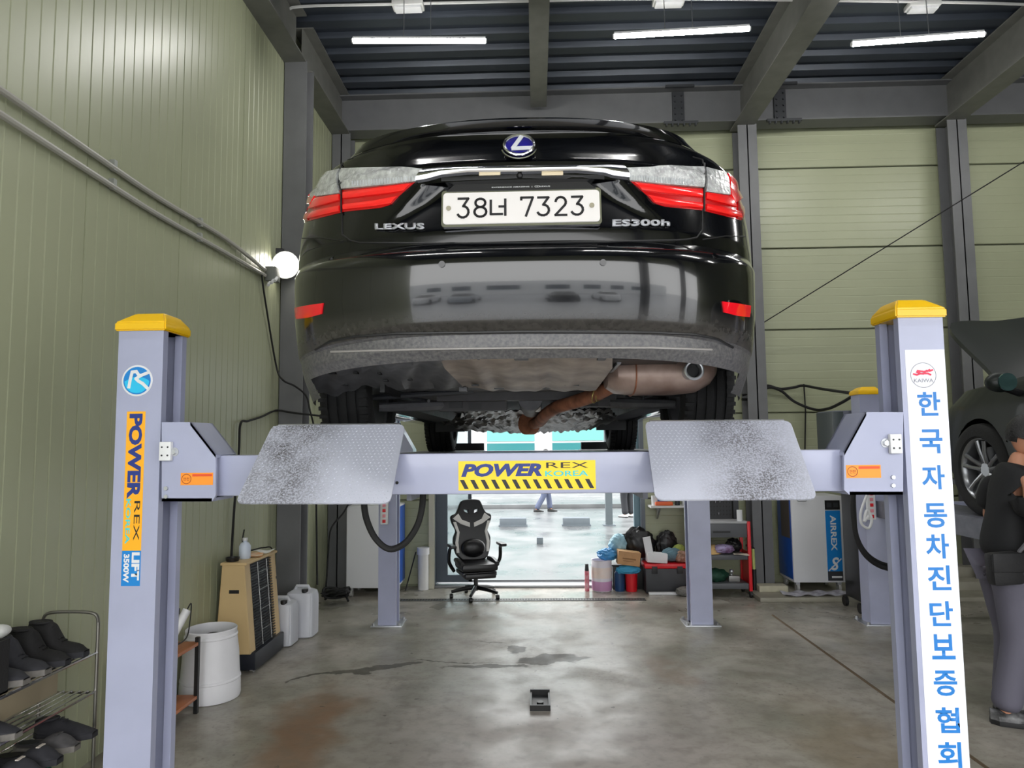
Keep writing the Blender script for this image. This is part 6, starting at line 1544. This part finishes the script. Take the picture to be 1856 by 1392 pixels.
    for s in ('l', 'r'):
        a = len(tv_); k = J['kn'+s]; an = J['an'+s]; tv_ += [J['hip'+s], J['hip'+s].lerp(k, .5), k, k.lerp(an, .5), an-V((0, 0, .015))]; te += [(0, a), (a, a+1), (a+1, a+2), (a+2, a+3), (a+3, a+4)]; tr += [.118, .106, .088, .082, .090]
    t.part('trousers', skin_mesh(tv_, te, tr), trou)
    for s in ('l', 'r'):
        an, to = J['an'+s], J['toe'+s]; f = V((to.x-an.x, to.y-an.y, 0)).normalized(); yaw = math.atan2(f.y, f.x)-PI/2; c = V((an.x, an.y, 0))+f*.07
        for me, m in ((SHM['sneaker'][0], shoe_m), (SHM['sneaker'][1], mat('shoe_sole_black', (26, 26, 28), .5))):
            q = me.copy(); q.materials.clear(); q.transform(Matrix.Translation((c.x, c.y, min(an.z-.075, 0.0) if an.z < .09 else an.z-.09)) @ Matrix.Rotation(yaw, 4, 'Z') @ Matrix.Diagonal((1.05, 1.05, 1.05, 1))); t.part('shoe' if m is shoe_m else 'sole', q, m)
    t.o.scale = (scale,)*3
    return t
def J_(lean=0.0, **kw):
    d = dict(pelvis=(0, 0, .95), waist=(.02+lean*.1, 0, 1.10), chest=(.03+lean*.4, 0, 1.28), upper=(.02+lean*.7, 0, 1.43), neck=(.02+lean*.95, 0, 1.53), headbase=(.03+lean*1.15, 0, 1.60),
             shl=(.02+lean*.7, .18, 1.43), ell=(.0+lean*.6, .24, 1.14), wrl=(.16+lean*.6, .20, .95), shr=(.02+lean*.7, -.18, 1.43), elr=(.0+lean*.6, -.24, 1.14), wrr=(.16+lean*.6, -.20, .95),
             hipl=(0, .09, .90), knl=(.03, .10, .48), anl=(-.02, .10, .08), toel=(.13, .12, .03), hipr=(0, -.09, .90), knr=(.03, -.10, .48), anr=(-.02, -.10, .08), toer=(.13, -.12, .03))
    d.update(kw); return {k: V(v) for k, v in d.items()}
TBLK = mat('tshirt_black', (24, 25, 28), .8, bump=.3, bscale=14); TGR = mat('trousers_grey', (96, 94, 108), .75, bump=.35, bscale=11)
pj = J_(.10, ell=(.05, .26, 1.17), wrl=(.22, .18, 1.02), elr=(.05, -.26, 1.17), wrr=(.14, -.22, .94), knl=(.06, .10, .48), anl=(.02, .10, .08), toel=(.17, .11, .03), knr=(.0, -.11, .48), anr=(-.10, -.12, .08), toer=(.05, -.15, .03))
pp_ = PZ(1836, 1300, 0)
pr_ = person('person in black T-shirt and grey trousers bending forward at the right picture edge', (2.86, 4.52, 0), -.12, pj, TBLK, TGR, mat('shoe_black_white', (30, 30, 32), .4, var=.6, vscale=22, c2=(120, 120, 122)), 1.0, .38)
bg = Thing('waist_bag', 'black waist bag hanging at the hip of the person in black', 'bag', (2.91, 4.30, .93), world=True)
c = P(1820, 1030, 4.30); mb = MB().box(c, (.18, .09, .19), ry=-.06, bev=.03); bg.part('pouch', mb, mat('bag_nylon', (24, 24, 27), .55, bump=.2, bscale=60)); bg.part('flap', MB().box(c+V((0, -.05, .04)), (.19, .02, .11), bev=.008), mat('bag_nylon', (24, 24, 27), .55))
bg.part('buckle', MB().box(c+V((.11, -.03, .07)), (.04, .02, .04), bev=.006), ZINC)
bg.part('strap', MB().tube(cr([c+V((.09, 0, .09)), c+V((.16, -.02, .20)), c+V((.2, 0, .34))]), .012, n=6), mat('strap_grey', (90, 90, 94), .6))
wj = J_(.02, knl=(.16, .09, .49), anl=(.20, .09, .10), toel=(.34, .10, .08), knr=(-.02, -.09, .48), anr=(-.25, -.09, .11), toer=(-.12, -.10, .03))
person('person in dark blue trousers walking in the street beyond the doorway', (.18, 17.9, -.05), .2, wj, mat('shirt_white', (210, 212, 216), .7), mat('trousers_slate', (80, 88, 112), .75), BLACK, .86, .1)
person('person in black clothes standing in the street near the thin grey post', (2.1, 16.6, -.05), 2.2, J_(), TBLK, mat('trousers_black', (34, 36, 42), .8), WHITE, .92, .1)
